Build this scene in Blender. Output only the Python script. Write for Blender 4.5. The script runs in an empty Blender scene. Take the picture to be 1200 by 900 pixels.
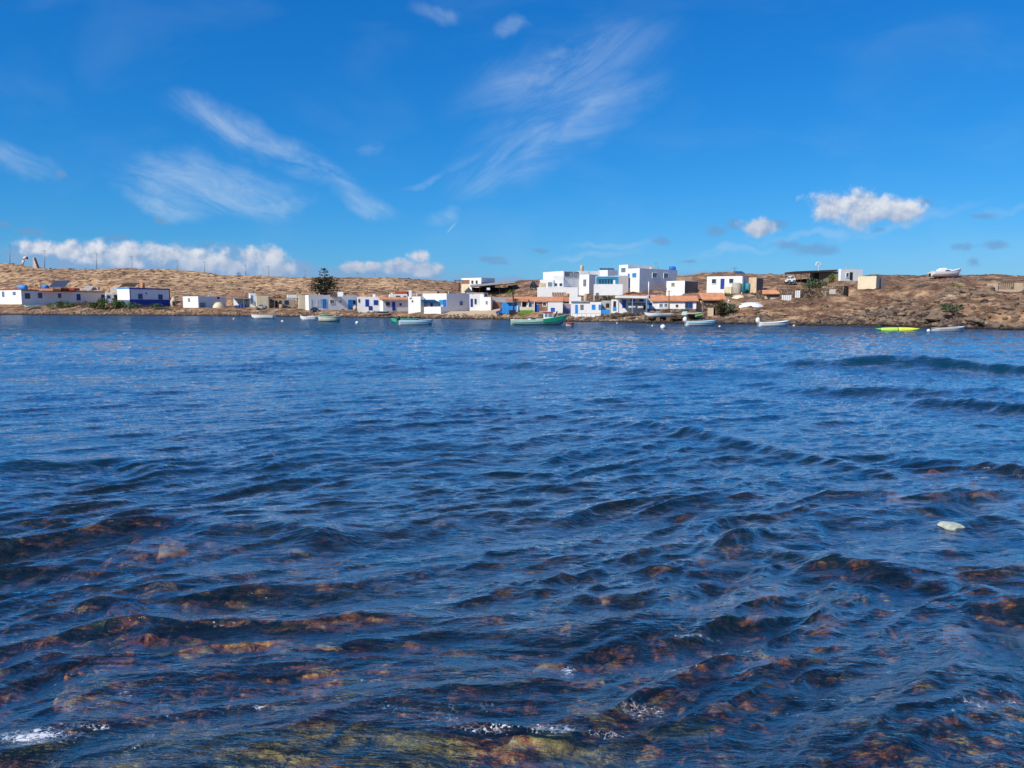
import bpy, math, random
import numpy as np
from math import sin, cos, tan, atan, atan2, radians, pi, sqrt
from mathutils import Vector

SC = bpy.context.scene
COL = SC.collection

# ---------------------------------------------------------------- camera, sun, exposure
CAM_H = 2.5
F = 900.0                                   # focal length in pixels of the 1200 px wide photograph
PITCH = atan(92 / F)
cam = bpy.data.objects.new('camera', bpy.data.cameras.new('camera'))
COL.objects.link(cam)
cam.location = (0, 0, CAM_H)
cam.rotation_euler = (pi / 2 - PITCH, 0, 0)
cam.data.sensor_width = 36.0
cam.data.lens = 36.0 * F / 1200.0
cam.data.clip_start = 0.1
cam.data.clip_end = 20000
SC.camera = cam

SUN_EL = radians(40)
SUN_AZ = atan2(-0.71, -0.70)                # compass angle measured from +Y towards +X
SUN_DIR = Vector((cos(SUN_EL) * sin(SUN_AZ), cos(SUN_EL) * cos(SUN_AZ), sin(SUN_EL)))
sl = bpy.data.lights.new('sun', 'SUN')
sl.energy = 5.0
sl.angle = radians(0.5)
sl.color = (1.0, 0.93, 0.82)
sun = bpy.data.objects.new('sun', sl)
COL.objects.link(sun)
sun.rotation_euler = (-SUN_DIR).to_track_quat('-Z', 'Y').to_euler()

SC.view_settings.view_transform = 'Standard'
SC.view_settings.look = 'None'
SC.view_settings.exposure = 0.0
SC.view_settings.gamma = 1.0
SC.render.engine = 'CYCLES'
SC.cycles.max_bounces = 7
SC.cycles.diffuse_bounces = 3
SC.cycles.glossy_bounces = 3
SC.cycles.transmission_bounces = 5
SC.cycles.transparent_max_bounces = 8
SC.cycles.sample_clamp_indirect = 4.0
SC.cycles.sample_clamp_direct = 12.0
SC.cycles.adaptive_threshold = 0.015
SC.cycles.caustics_reflective = False
SC.cycles.use_denoising = DENOISE = True

# ---------------------------------------------------------------- helpers: rays of the photograph
CP, SP = cos(PITCH), sin(PITCH)
def ray(px, py):
    u, v = (px - 600) / F, (450 - py) / F
    return u, CP + v * SP, -SP + v * CP
def P(px, py, Y):
    a, b, c = ray(px, py)
    return Vector((a / b * Y, Y, CAM_H + c / b * Y))
def az(px): return (px - 600) / F / 1.005
def PY(z, Y):                                # row at which a point at depth Y and height z is seen
    t = (z - CAM_H) / Y                       # = (-SP+v*CP)/(CP+v*SP)
    v = (t * CP + SP) / (CP - t * SP)
    return 450 - F * v

# ---------------------------------------------------------------- node helpers
class X:
    """a socket with arithmetic"""
    tree = None
    def __init__(s, sock): s.s = sock
    @staticmethod
    def m(op, *a, clamp=False):
        n = X.tree.nodes.new('ShaderNodeMath'); n.operation = op; n.use_clamp = clamp
        for i, v in enumerate(a):
            if isinstance(v, X): X.tree.links.new(v.s, n.inputs[i])
            else: n.inputs[i].default_value = v
        return X(n.outputs[0])
    def __add__(s, o): return X.m('ADD', s, o)
    __radd__ = __add__
    def __sub__(s, o): return X.m('SUBTRACT', s, o)
    def __rsub__(s, o): return X.m('SUBTRACT', o, s)
    def __mul__(s, o): return X.m('MULTIPLY', s, o)
    __rmul__ = __mul__
    def __truediv__(s, o): return X.m('DIVIDE', s, o)
    def __pow__(s, o): return X.m('POWER', s, o)
def xmax(a, b): return X.m('MAXIMUM', a, b)
def xmin(a, b): return X.m('MINIMUM', a, b)
def clamp01(a): return X.m('ADD', a, 0.0, clamp=True)
def ss(a, lo, hi, o0=0.0, o1=1.0):
    n = X.tree.nodes.new('ShaderNodeMapRange'); n.interpolation_type = 'SMOOTHSTEP'
    X.tree.links.new(a.s, n.inputs[0])
    for i, v in enumerate((lo, hi, o0, o1)): n.inputs[i + 1].default_value = v
    return X(n.outputs[0])
def put(inp, v):
    if isinstance(v, X): X.tree.links.new(v.s, inp)
    else: inp.default_value = v
def xyz(x, y, z=0.0):
    n = X.tree.nodes.new('ShaderNodeCombineXYZ')
    put(n.inputs[0], x); put(n.inputs[1], y); put(n.inputs[2], z)
    return X(n.outputs[0])
def sep(v):
    n = X.tree.nodes.new('ShaderNodeSeparateXYZ'); put(n.inputs[0], v)
    return X(n.outputs[0]), X(n.outputs[1]), X(n.outputs[2])
def noise(vec=None, scale=1.0, detail=4.0, rough=0.55, dist=0.0, out=0, lac=2.0):
    n = X.tree.nodes.new('ShaderNodeTexNoise')
    if vec is not None: put(n.inputs['Vector'], vec)
    n.inputs['Scale'].default_value = scale; n.inputs['Detail'].default_value = detail
    n.inputs['Roughness'].default_value = rough; n.inputs['Distortion'].default_value = dist
    n.inputs['Lacunarity'].default_value = lac
    return X(n.outputs[out])
def voro(vec=None, scale=1.0, feature='F1', out=0, rand=1.0):
    n = X.tree.nodes.new('ShaderNodeTexVoronoi'); n.feature = feature
    if vec is not None: put(n.inputs['Vector'], vec)
    n.inputs['Scale'].default_value = scale; n.inputs['Randomness'].default_value = rand
    return X(n.outputs[out])
def vmul(v, k):
    n = X.tree.nodes.new('ShaderNodeVectorMath'); n.operation = 'MULTIPLY'
    put(n.inputs[0], v); n.inputs[1].default_value = k
    return X(n.outputs[0])
def vadd(a, b):
    n = X.tree.nodes.new('ShaderNodeVectorMath'); n.operation = 'ADD'
    put(n.inputs[0], a)
    if isinstance(b, X): put(n.inputs[1], b)
    else: n.inputs[1].default_value = b
    return X(n.outputs[0])
def mixc(f, a, b):
    n = X.tree.nodes.new('ShaderNodeMix'); n.data_type = 'RGBA'
    put(n.inputs[0], f)
    for i, v in ((6, a), (7, b)):
        if isinstance(v, X): X.tree.links.new(v.s, n.inputs[i])
        else: n.inputs[i].default_value = (*v[:3], 1)
    return X(n.outputs[2])
def mixs(f, a, b):
    n = X.tree.nodes.new('ShaderNodeMixShader'); put(n.inputs[0], f)
    X.tree.links.new(a.s, n.inputs[1]); X.tree.links.new(b.s, n.inputs[2])
    return X(n.outputs[0])
def ramp(f, stops):
    n = X.tree.nodes.new('ShaderNodeValToRGB'); put(n.inputs[0], f)
    cr = n.color_ramp
    while len(cr.elements) < len(stops): cr.elements.new(0.5)
    for e, (p, c) in zip(cr.elements, stops): e.position = p; e.color = (*c, 1)
    return X(n.outputs[0])
def geo_pos():
    return X(X.tree.nodes.new('ShaderNodeNewGeometry').outputs['Position'])
def attr(name):
    n = X.tree.nodes.new('ShaderNodeAttribute'); n.attribute_name = name
    return X(n.outputs['Fac'])
def bump(h, strength=0.3, dist=0.1, normal=None):
    n = X.tree.nodes.new('ShaderNodeBump'); put(n.inputs['Height'], h)
    put(n.inputs['Strength'], strength); n.inputs['Distance'].default_value = dist
    if normal is not None: put(n.inputs['Normal'], normal)
    return X(n.outputs[0])
def new_mat(name):
    m = bpy.data.materials.new(name); m.use_nodes = True
    m.node_tree.nodes.clear(); X.tree = m.node_tree
    return m
def principled(color, rough=0.8, normal=None, spec=None, metal=0.0):
    n = X.tree.nodes.new('ShaderNodeBsdfPrincipled')
    put(n.inputs['Base Color'], color if isinstance(color, X) else (*color, 1))
    put(n.inputs['Roughness'], rough); put(n.inputs['Metallic'], metal)
    if spec is not None: n.inputs['Specular IOR Level'].default_value = spec
    if normal is not None: put(n.inputs['Normal'], normal)
    return X(n.outputs[0])
def finish(shader):
    o = X.tree.nodes.new('ShaderNodeOutputMaterial'); X.tree.links.new(shader.s, o.inputs['Surface'])

# ---------------------------------------------------------------- the sky: physical sky with clouds at infinity
def build_world():
    w = bpy.data.worlds.new('World'); SC.world = w; w.use_nodes = True
    w.node_tree.nodes.clear(); X.tree = w.node_tree
    sky = X.tree.nodes.new('ShaderNodeTexSky'); sky.sky_type = 'NISHITA'; sky.sun_disc = False
    sky.sun_elevation = SUN_EL; sky.sun_rotation = SUN_AZ
    sky.altitude = 0; sky.air_density = SKY_AIR; sky.dust_density = SKY_DUST; sky.ozone_density = SKY_OZ
    hs = X.tree.nodes.new('ShaderNodeHueSaturation'); hs.inputs['Saturation'].default_value = SKY_SAT
    hs.inputs['Hue'].default_value = SKY_HUE; hs.inputs['Value'].default_value = SKY_VAL
    X.tree.links.new(sky.outputs[0], hs.inputs['Color'])
    # the camera's own rendering of blue: one tone curve per channel, the same over the whole dome
    sr, sg, sb_ = sep(X(hs.outputs[0]))
    blue = xyz(((sr * 0.1) ** 1.41) * 3.5, ((sg * 0.1) ** 0.79) * 6.25, ((sb_ * 0.1) ** 0.64) * 10.3)
    tc = X.tree.nodes.new('ShaderNodeTexCoord')
    dx, dy, dz = sep(X(tc.outputs['Generated']))
    yy = xmax(X.m('ABSOLUTE', dy), 0.12)
    front = ss(dy, 0.1, 0.35)
    a = dx / yy * 9.0; e = dz / yy * 9.0                          # 1 unit is about 100 px of the photograph
    def ae(px, py):
        r = ray(px, py); return r[0] / r[1] * 9, r[2] / r[1] * 9
    P0 = xyz(a, e)
    # slow warp that makes every outline uneven
    w1 = vadd(noise(P0, 2.2, 3.0, 0.6, out=1), (-0.5, -0.5, -0.5))
    w2 = vadd(noise(P0, 7.0, 3.0, 0.65, out=1), (-0.5, -0.5, -0.5))
    Pw = vadd(vadd(P0, vmul(w1, (0.20, 0.13, 0))), vmul(w2, (0.10, 0.07, 0)))
    wa, we, _ = sep(Pw)
    def blob(px, py, rx, ry, rot=0.0, src=None):
        ca, ce = ae(px, py); qa, qe = (src or (wa, we))
        u = qa - ca; v = qe - ce
        if rot:
            c, s = cos(radians(rot)), sin(radians(rot))
            u, v = u * c + v * s, v * c - u * s
        u = u * (100.0 / rx); v = v * (100.0 / ry)
        return 1.0 - X.m('SQRT', u * u + v * v)
    def union(lst, src=None):
        r = None
        for b in lst:
            d = blob(*b, src=src); r = d if r is None else xmax(r, d)
        return r
    puff = noise(P0, 5.0, 7.0, 0.56)
    puff_up = noise(vadd(P0, (-0.05, 0.07, 0)), 5.0, 7.0, 0.56)
    # cumulus, bright
    cu = union([(978, 243, 38, 22), (1014, 244, 48, 27), (1052, 247, 39, 22), (888, 266, 24, 14),
                (46, 290, 32, 13), (78, 292, 28, 14), (112, 296, 30, 18), (150, 299, 40, 20), (195, 300, 34, 16),
                (232, 306, 44, 20), (300, 302, 18, 14), (318, 301, 22, 16), (322, 316, 28, 14),
                (415, 312, 22, 9), (438, 311, 18, 8), (466, 311, 28, 10), (491, 302, 17, 11), (495, 315, 30, 11), (275, 312, 34, 14)])
    cu = ss(cu + (puff - 0.5) * 1.4, 0.0, 0.62)
    # faint, low or shaded ones
    fa = union([(842, 270, 18, 9), (925, 287, 24, 8), (945, 290, 34, 10), (970, 294, 22, 8), (575, 304, 26, 6), (586, 309, 16, 4),
                (635, 293, 16, 4), (775, 283, 18, 6), (805, 308, 18, 4), (1130, 288, 18, 7), (1170, 286, 22, 8), (1140, 308, 14, 8),
                (1150, 252, 24, 6), (1032, 270, 12, 5), (190, 259, 12, 7), (72, 205, 10, 7), (35, 272, 22, 7), (140, 279, 20, 6),
                (240, 287, 14, 6), (8, 264, 14, 5), (862, 262, 16, 9), (908, 262, 20, 8), (1085, 235, 16, 6)])
    fa = ss(fa + (puff - 0.5) * 1.3, 0.0, 0.8) * 0.60
    # the bank that lies along the hills on the left
    bank = union([(185, 318, 190, 34), (120, 308, 110, 26), (450, 330, 110, 24), (590, 332, 60, 10), (850, 326, 60, 10), (40, 300, 40, 16), (330, 322, 70, 22)])
    bank = ss(bank + (puff - 0.5) * 1.1, -0.10, 0.50) * 0.85
    # cirrus: long streaks
    def streak(rot, sx, sy, sc=1.0, dist=0.6):
        c, s = cos(radians(rot)), sin(radians(rot))
        return noise(xyz((a * c + e * s) * sx, (e * c - a * s) * sy, sx), sc, 8.0, 0.66, dist)
    sA = streak(-25, 0.7, 2.2, 1.1, 0.9); sB = streak(-12, 0.8, 2.2, 1.1, 0.9); sC = streak(30, 0.6, 2.2, 1.1, 0.8)
    s0 = (a + (noise(P0, 1.3, 3, 0.6) - 0.5) * 0.5, e + (noise(vadd(P0, (7, 3, 0)), 1.3, 3, 0.6) - 0.5) * 0.5)
    cirA = union([(340, 182, 140, 24, -30), (395, 208, 75, 17, -34), (270, 150, 100, 26, -25), (430, 240, 50, 16, -30)], s0)
    cirB = union([(245, 216, 140, 40, -10), (205, 205, 80, 24, -20), (310, 238, 80, 12, 0), (190, 240, 70, 20, -15)], s0)
    cirC = union([(625, 168, 115, 50, 26), (575, 198, 75, 36, 28), (690, 130, 110, 46, 24), (660, 80, 160, 50, 20)], s0)
    cirD = union([(15, 190, 70, 24, -15), (510, 14, 40, 16, -18), (598, 30, 28, 14, 10), (433, 168, 14, 20, -60), (495, 215, 36, 6, 20), (515, 255, 30, 14, 10)], s0)
    cirE = union([(1060, 262, 120, 9, 12), (960, 275, 100, 7, 4), (720, 288, 80, 6, 3), (1180, 250, 50, 7, 10), (860, 295, 80, 7, 8), (700, 300, 90, 6, 10)], s0)
    cir = ss(cirA, -0.05, 0.9) * ss(sA, 0.32, 0.80) * 0.95
    cir = xmax(cir, ss(cirB, -0.05, 0.8) * ss(sB, 0.32, 0.80) * 0.9)
    cir = xmax(cir, ss(cirC, -0.05, 0.95) * ss(sC, 0.26, 0.80) * 0.72)
    cir = xmax(cir, ss(cirD, 0.0, 0.8) * ss(sA, 0.28, 0.8) * 0.5)
    cir = xmax(cir, ss(cirE, 0.0, 0.9) * ss(sB, 0.2, 0.75) * 0.42)
    # a thin straight trail
    tr = blob(529, 267, 12, 1.6, 47, (a, e)); cir = xmax(cir, ss(tr, 0, 0.7) * 0.5)
    cir = xmax(cir, ss(noise(xyz(a * 0.35, e * 0.9, 4.0), 0.55, 5, 0.6, 0.8), 0.62, 0.9) * 0.10)
    # thin cloud of the same kind, added over the unseen dome to pale the sea
    gen = noise(xyz(dx * 2.0, dy * 5.0, dz * 6.0), 1.2, 6, 0.6, 0.8)
    hi = ss(dz, 0.42, 0.60)
    cir = xmax(cir, hi * ss(gen, 0.44, 0.80) * 0.6)
    cir = cir * front + (1.0 - front) * (ss(gen, 0.44, 0.80) * 0.75)
    cu = cu * front; fa = fa * front; bank = bank * front
    lit = clamp01((puff - puff_up) * 2.4 + 0.66)
    base = ss(noise(P0, 1.6, 2, 0.5), 0.35, 0.65)
    eb = lambda y0, y1: ss(e, ae(600, y0)[1], ae(600, y1)[1])
    side = ss(a, 1.5, 2.2)
    under = eb(263, 242) * side + eb(320, 292) * (1.0 - side)
    under = xmax(under, ss(a, 2.2, 1.8) * 0.0) * ss(a, 2.2, 3.3, 0.35, 1.0) + ss(a, 2.2, 3.3, 0.65, 0.0) * eb(320, 292)
    lit = clamp01(lit * (0.35 + 0.65 * under) + (puff - 0.5) * 0.5)
    c_cu = mixc(lit, (0.33, 0.47, 0.72), (0.86, 0.91, 1.0))
    c_cu = mixc(base * 0.25, c_cu, (0.55, 0.66, 0.84))
    up = ss(dz, 0.0, 0.02); up = up
    k = CLOUD_K
    def scale(c):
        n = X.tree.nodes.new('ShaderNodeVectorMath'); n.operation = 'SCALE'
        if isinstance(c, X): put(n.inputs[0], c)
        else: n.inputs[0].default_value = c
        n.inputs['Scale'].default_value = k
        return X(n.outputs[0])
    veil = ss(noise(xyz(a * 0.5, e * 1.1, 9.0), 1.0, 4, 0.55, 0.5), 0.45, 0.75) * 0.05 * front
    col = mixc(xmax(cir * 0.62, veil), blue, scale((0.66, 0.82, 1.0)))
    col = mixc(bank * up, col, scale((0.27, 0.46, 0.76)))
    col = mixc(fa * up, col, scale((0.19, 0.38, 0.68)))
    col = mixc(cu * up, col, scale(c_cu))
    bg = X.tree.nodes.new('ShaderNodeBackground'); put(bg.inputs[0], col); bg.inputs[1].default_value = SKY_STR
    o = X.tree.nodes.new('ShaderNodeOutputWorld'); X.tree.links.new(bg.outputs[0], o.inputs['Surface'])
    w.cycles.sampling_method = 'MANUAL'; w.cycles.sample_map_resolution = 1024
SKY_AIR, SKY_DUST, SKY_OZ, SKY_SAT, SKY_HUE, SKY_VAL, SKY_STR, CLOUD_K = 1.0, 0.3, 3.0, 1.2, 0.5, 1.0, 0.1, 8.5
build_world()

# ---------------------------------------------------------------- custom properties
def tag(o, label=None, cat=None, group=None, kind=None):
    if label: o['label'] = label
    if cat: o['category'] = cat
    if group: o['group'] = group
    if kind: o['kind'] = kind
    return o

def grid_mesh(name, XX, YY, ZZ, attrs=None, smooth=True):
    nr, nc = XX.shape
    me = bpy.data.meshes.new(name)
    co = np.stack([XX, YY, ZZ], -1).reshape(-1, 3).astype(np.float32)
    idx = np.arange(nr * nc, dtype=np.int32).reshape(nr, nc)
    q = np.stack([idx[:-1, :-1], idx[:-1, 1:], idx[1:, 1:], idx[1:, :-1]], -1).reshape(-1)
    nf = (nr - 1) * (nc - 1)
    me.vertices.add(nr * nc); me.vertices.foreach_set('co', co.reshape(-1))
    me.loops.add(nf * 4); me.loops.foreach_set('vertex_index', q)
    me.polygons.add(nf)
    me.polygons.foreach_set('loop_start', np.arange(0, nf * 4, 4, dtype=np.int32))
    me.polygons.foreach_set('loop_total', np.full(nf, 4, dtype=np.int32))
    me.update(calc_edges=True)
    me.polygons.foreach_set('use_smooth', np.full(nf, smooth, dtype=bool))
    for k, v in (attrs or {}).items():
        at = me.attributes.new(k, 'FLOAT', 'POINT'); at.data.foreach_set('value', v.reshape(-1).astype(np.float32))
    o = bpy.data.objects.new(name, me); COL.objects.link(o)
    return o

# ---------------------------------------------------------------- numpy noise tiles
def fft_tile(N, seed, power, kmin=1, kmax=None):
    """periodic fractal noise tile, unit rms"""
    r = np.random.default_rng(seed)
    kx = np.fft.fftfreq(N, 1 / N)[:, None]; ky = np.fft.fftfreq(N, 1 / N)[None, :]
    k = np.hypot(kx, ky); k[0, 0] = 1
    A = k ** (-power); A[k < kmin] = 0
    if kmax: A[k > kmax] = 0
    h = np.fft.ifft2(A * np.exp(2j * pi * r.random((N, N)))).real
    return h / h.std()
def sample(tile, x, y, L):
    """bilinear lookup of a periodic tile of side L metres"""
    N = tile.shape[0]
    fx = np.mod(x / L, 1.0) * N; fy = np.mod(y / L, 1.0) * N
    ix = np.floor(fx).astype(np.int64) % N; iy = np.floor(fy).astype(np.int64) % N
    tx = fx - np.floor(fx); ty = fy - np.floor(fy)
    jx = (ix + 1) % N; jy = (iy + 1) % N
    return (tile[ix, iy] * (1 - tx) * (1 - ty) + tile[jx, iy] * tx * (1 - ty) + tile[ix, jy] * (1 - tx) * ty + tile[jx, jy] * tx * ty)
def sstep(x, lo, hi):
    t = np.clip((x - lo) / (hi - lo), 0, 1); return t * t * (3 - 2 * t)
FBM = fft_tile(512, 5, 1.9)
FBM2 = fft_tile(512, 6, 1.6)
W_A, W_B, W_C, T_MIX, T_ABS = 0.034, 0.29, 0.22, 1.0, 0.85
# ---------------------------------------------------------------- the coast: ground heights from surveyed profiles
# for each bearing: (row seen, distance) of waterline, bank top, building line, foot of slope, mid slope, crest
PROF = {
 -900: [(364.0, 330), (357.5, 345), (352, 360), (344, 380), (325, 420), (309, 460)],
 -300: [(366.9, 235), (359.5, 247), (354, 262), (346, 275), (325, 310), (304, 340)],
 0:   [(368.9, 208), (361.0, 219), (357, 226), (348, 245), (327, 280), (308, 310)],
 60:  [(369.2, 203), (361.0, 212), (356, 220), (348, 240), (330, 275), (313.5, 305)],
 120: [(369.7, 196), (360.5, 206), (355, 214), (348, 235), (332, 270), (317, 300)],
 200: [(370.1, 189), (361.2, 197), (358, 203), (348, 225), (334, 260), (320, 290)],
 280: [(370.5, 182), (363.0, 188), (360, 193), (348, 215), (336, 250), (323, 280)],
 360: [(371.2, 172), (364.5, 178), (361, 183), (350, 205), (338, 245), (328, 275)],
 440: [(372.8, 158), (367.0, 163), (363.5, 169), (350, 190), (339, 235), (329, 270)],
 520: [(373.9, 147), (368.0, 151), (363.5, 156), (350, 180), (338, 225), (330, 265)],
 580: [(374.8, 139), (368.5, 144), (362, 150), (348, 170), (336, 205), (330, 240)],
 610: [(375.5, 132), (370.5, 136), (363.5, 142), (350, 158), (336, 185), (330, 215)],
 650: [(376.6, 124), (371.5, 128), (366, 133), (349, 150), (338, 165), (331, 200)],
 700: [(377.6, 117), (371.5, 121), (366, 126), (348, 141), (338, 152), (331, 190)],
 760: [(378.2, 112), (371.5, 116), (365, 121), (347, 137), (337.5, 147), (328, 185)],
 820: [(379.4, 106.5), (372, 110), (364, 116), (346, 130), (337, 142), (324.5, 175)],
 880: [(380.4, 101.5), (372, 105), (362, 110), (346, 124), (335, 137), (323.0, 165)],
 940: [(381.2, 98), (371, 101.5), (358, 107), (346, 119), (333, 134), (321.8, 160)],
 1000: [(382.0, 94.5), (372, 98), (357, 104), (345, 114), (335, 127), (322.5, 152)],
 1060: [(383.2, 90), (373, 93), (358, 98), (343, 109), (331, 124), (321.5, 148)],
 1120: [(384.8, 84.5), (374, 87), (358, 92), (343, 103), (331, 117), (319.3, 142)],
 1200: [(386.5, 79.5), (375, 82.5), (360, 87), (345, 98), (333, 112), (320.5, 136)],
 1500: [(389, 73), (376, 76), (360, 82), (345, 94), (333, 108), (321, 130)],
 2100: [(389, 73), (376, 76), (360, 82), (345, 94), (335, 108), (324, 130)],
}
PXK = np.array(sorted(PROF), float)
TAB = []
for k in PXK:
    pts = PROF[int(k)]
    ys = [p[1] for p in pts]; zs = [P(600, p[0], p[1]).z for p in pts]
    zs[0] = -0.05
    ys = [ys[0] - 30, ys[0] - 8] + ys + [ys[-1] + 60, ys[-1] + 400, 6000]
    zs = [-4.0, -1.2] + zs + [zs[-1] + 0.2, zs[-1] - 3, -4.0]
    TAB.append((ys, zs))
TAB = np.array(TAB)                            # columns, (Y,z), control points
NCTL = TAB.shape[2]
def catmull(a, b, c, d, t):
    return 0.5 * (2 * b + (c - a) * t + (2 * a - 5 * b + 4 * c - d) * t * t + (3 * b - a - 3 * c + d) * t ** 3)
def profile(px):
    """control Y and z for an array of bearings (given as photograph columns)"""
    i = np.clip(np.searchsorted(PXK, px) - 1, 0, len(PXK) - 2)
    t = np.clip((px - PXK[i]) / (PXK[i + 1] - PXK[i]), 0, 1)
    t = t * t * (3 - 2 * t)
    return TAB[i] * (1 - t)[:, None, None] + TAB[i + 1] * t[:, None, None]
def prof_eval(T, s):
    """T: (n,2,NCTL); s: (m,) parameter 0..NCTL-1 -> Y,z arrays (n,m)"""
    i = np.clip(s.astype(int), 0, NCTL - 2); t = s - i
    return [T[:, c, :][:, i] * (1 - t) + T[:, c, :][:, i + 1] * t for c in (0, 1)]
S_FINE = np.concatenate([np.linspace(0, 1, 4)[:-1], np.linspace(1, 2, 10)[:-1], np.linspace(2, 3, 22)[:-1], np.linspace(3, 4, 22)[:-1],
                         np.linspace(4, 5, 34)[:-1], np.linspace(5, 6, 44)[:-1], np.linspace(6, 7, 44)[:-1], np.linspace(7, 8, 20)[:-1], np.linspace(8, 10, 10)])
PXG = np.concatenate([np.linspace(-900, -60, 120)[:-1], np.linspace(-60, 1260, 1100)[:-1], np.linspace(1260, 2100, 120)])
TY, TZ = prof_eval(profile(PXG), S_FINE)
TX = az(PXG)[:, None] * TY
PXX = np.repeat(PXG[:, None], len(S_FINE), 1)
SS = np.repeat(S_FINE[None, :], len(PXG), 0)
# relief: gentle by the houses, broken and rocky on the headland and along the waterline
right = sstep(PXX, 690, 900)
n1 = sample(FBM, TX, TY, 90.0); n2 = sample(FBM2, TX + 7, TY, 26.0)
ridge = 1 - np.abs(sample(FBM2, TX * 1.0 + 3, TY * 1.6, 41.0)) * 1.1
slope_w = sstep(SS, 4.0, 5.0)
amp = 0.02 + 0.10 * sstep(SS, 2.0, 2.3) * (1 - sstep(SS, 2.8, 3.4)) + slope_w * 0.05 + right * sstep(SS, 2.0, 2.4) * 0.16
HEAD = sstep(PXX, 860, 960) * sstep(SS, 2.0, 2.35)
TZ = TZ + amp * n2 + 0.75 * slope_w * n1 * (1 - 0.5 * right) + HEAD * (0.26 * ridge * (1 - 0.6 * sstep(SS, 4, 6)) - 0.14)
# ledges of basalt at the waterline of the headland
led = sstep(PXX, 700, 880) * sstep(SS, 1.8, 2.2) * (1 - sstep(SS, 3.0, 3.5))
TZ = TZ + led * 0.28 * np.round(sample(FBM, TX, TY * 2, 30.0) * 1.6)
rockw = np.clip(led * 1.1 + HEAD * sstep(ridge, 0.3, 0.9) * sstep(n2, -0.6, 0.9) + 0.75 * (1 - sstep(SS, 2.15, 2.6)) * sstep(SS, 1.0, 1.9) , 0, 1)
sandw = np.exp(-((PXX - 555) / 42) ** 2) * sstep(SS, 2.5, 2.8) * (1 - sstep(SS, 4.0, 4.5)) + 0.35 * np.exp(-((PXX - 100) / 60) ** 2) * sstep(SS, 2.6, 2.9) * (1 - sstep(SS, 3.6, 4.2))
sandw = np.clip(sandw + 0.6 * np.exp(-((PXX - 1130) / 70) ** 2) * sstep(SS, 3.6, 4.2) * (1 - sstep(SS, 4.6, 5.2)) * sstep(n2, -0.3, 0.8), 0, 1)
palew = (1 - sstep(PXX, 380, 640)) * sstep(SS, 4.6, 5.2)
ground = grid_mesh('ground', TX.T, TY.T, TZ.T, {'rock': rockw.T, 'sand': sandw.T, 'pale': palew.T})
tag(ground, kind='structure')

def gcol(px):
    Tq = profile(np.array([px], float)); s = np.linspace(1.9, 8, 800)
    Y, z = prof_eval(Tq, s); return s, Y[0], z[0]
def ground_at(px, py):
    """first point of the smooth ground seen at this pixel: (Y, z)"""
    s, Y, z = gcol(px)
    rows = np.array([PY(zz, yy) for zz, yy in zip(z, Y)])
    k = np.argmax(rows <= py)
    if rows[k] > py: k = len(rows) - 1
    return float(Y[k]), float(z[k])
def ground_z(x, y):
    """height of the built ground sheet under a point"""
    px = 600 + F * 1.005 * x / y
    j = int(np.clip(np.searchsorted(PXG, px), 1, len(PXG) - 1))
    if abs(PXG[j - 1] - px) < abs(PXG[j] - px): j -= 1
    return float(np.interp(y, TY[j], TZ[j]))

def ground_material():
    m = new_mat('dry_ground')
    p = geo_pos(); px_, py_, pz_ = sep(p)
    rock, sand, pale = attr('rock'), attr('sand'), attr('pale')
    n_big = noise(p, 0.06, 4, 0.6); n_mid = noise(p, 0.45, 6, 0.68); n_fine = noise(vadd(p, (31, 5, 2)), 2.2, 5, 0.7)
    soil = ramp(n_mid, [(0.37, (0.085, 0.045, 0.03)), (0.46, (0.175, 0.10, 0.06)), (0.55, (0.30, 0.18, 0.105)), (0.66, (0.44, 0.29, 0.17))])
    pale_soil = ramp(n_mid, [(0.38, (0.16, 0.086, 0.05)), (0.45, (0.34, 0.20, 0.11)), (0.53, (0.52, 0.34, 0.185)), (0.65, (0.66, 0.46, 0.265))])
    c = mixc(pale * ss(n_big, 0.3, 0.62), soil, pale_soil)
    scrub = ss(n_fine, 0.50, 0.62) * ss(n_mid, 0.62, 0.44)
    c = mixc(scrub * 0.75, c, (0.095, 0.07, 0.05))
    c = mixc(ss(n_fine, 0.66, 0.74) * 0.5, c, (0.5, 0.41, 0.3))
    sandc = ramp(n_fine, [(0.3, (0.42, 0.30, 0.18)), (0.7, (0.58, 0.44, 0.29))])
    c = mixc(ss(sand + (n_mid - 0.5) * 0.6, 0.3, 0.6), c, sandc)
    rk = ramp(noise(vmul(p, (1, 1, 2.0)), 0.9, 7, 0.72), [(0.34, (0.028, 0.023, 0.022)), (0.45, (0.085, 0.063, 0.05)), (0.54, (0.19, 0.135, 0.095)), (0.68, (0.36, 0.26, 0.165))])
    c = mixc(ss(rock + (n_fine - 0.5) * 0.9, 0.35, 0.62), c, rk)
    wet = ss(pz_ + (n_fine - 0.5) * 0.5, 0.55, 0.12)
    c = mixc(wet * 0.85, c, (0.022, 0.018, 0.016))
    h = n_mid * 0.6 + n_fine * 0.35 + noise(p, 7.0, 4, 0.7) * 0.12
    finish(principled(c, 0.95, bump(h, 0.7, 0.32), spec=0.15))
    return m
ground.data.materials.append(ground_material())

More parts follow.
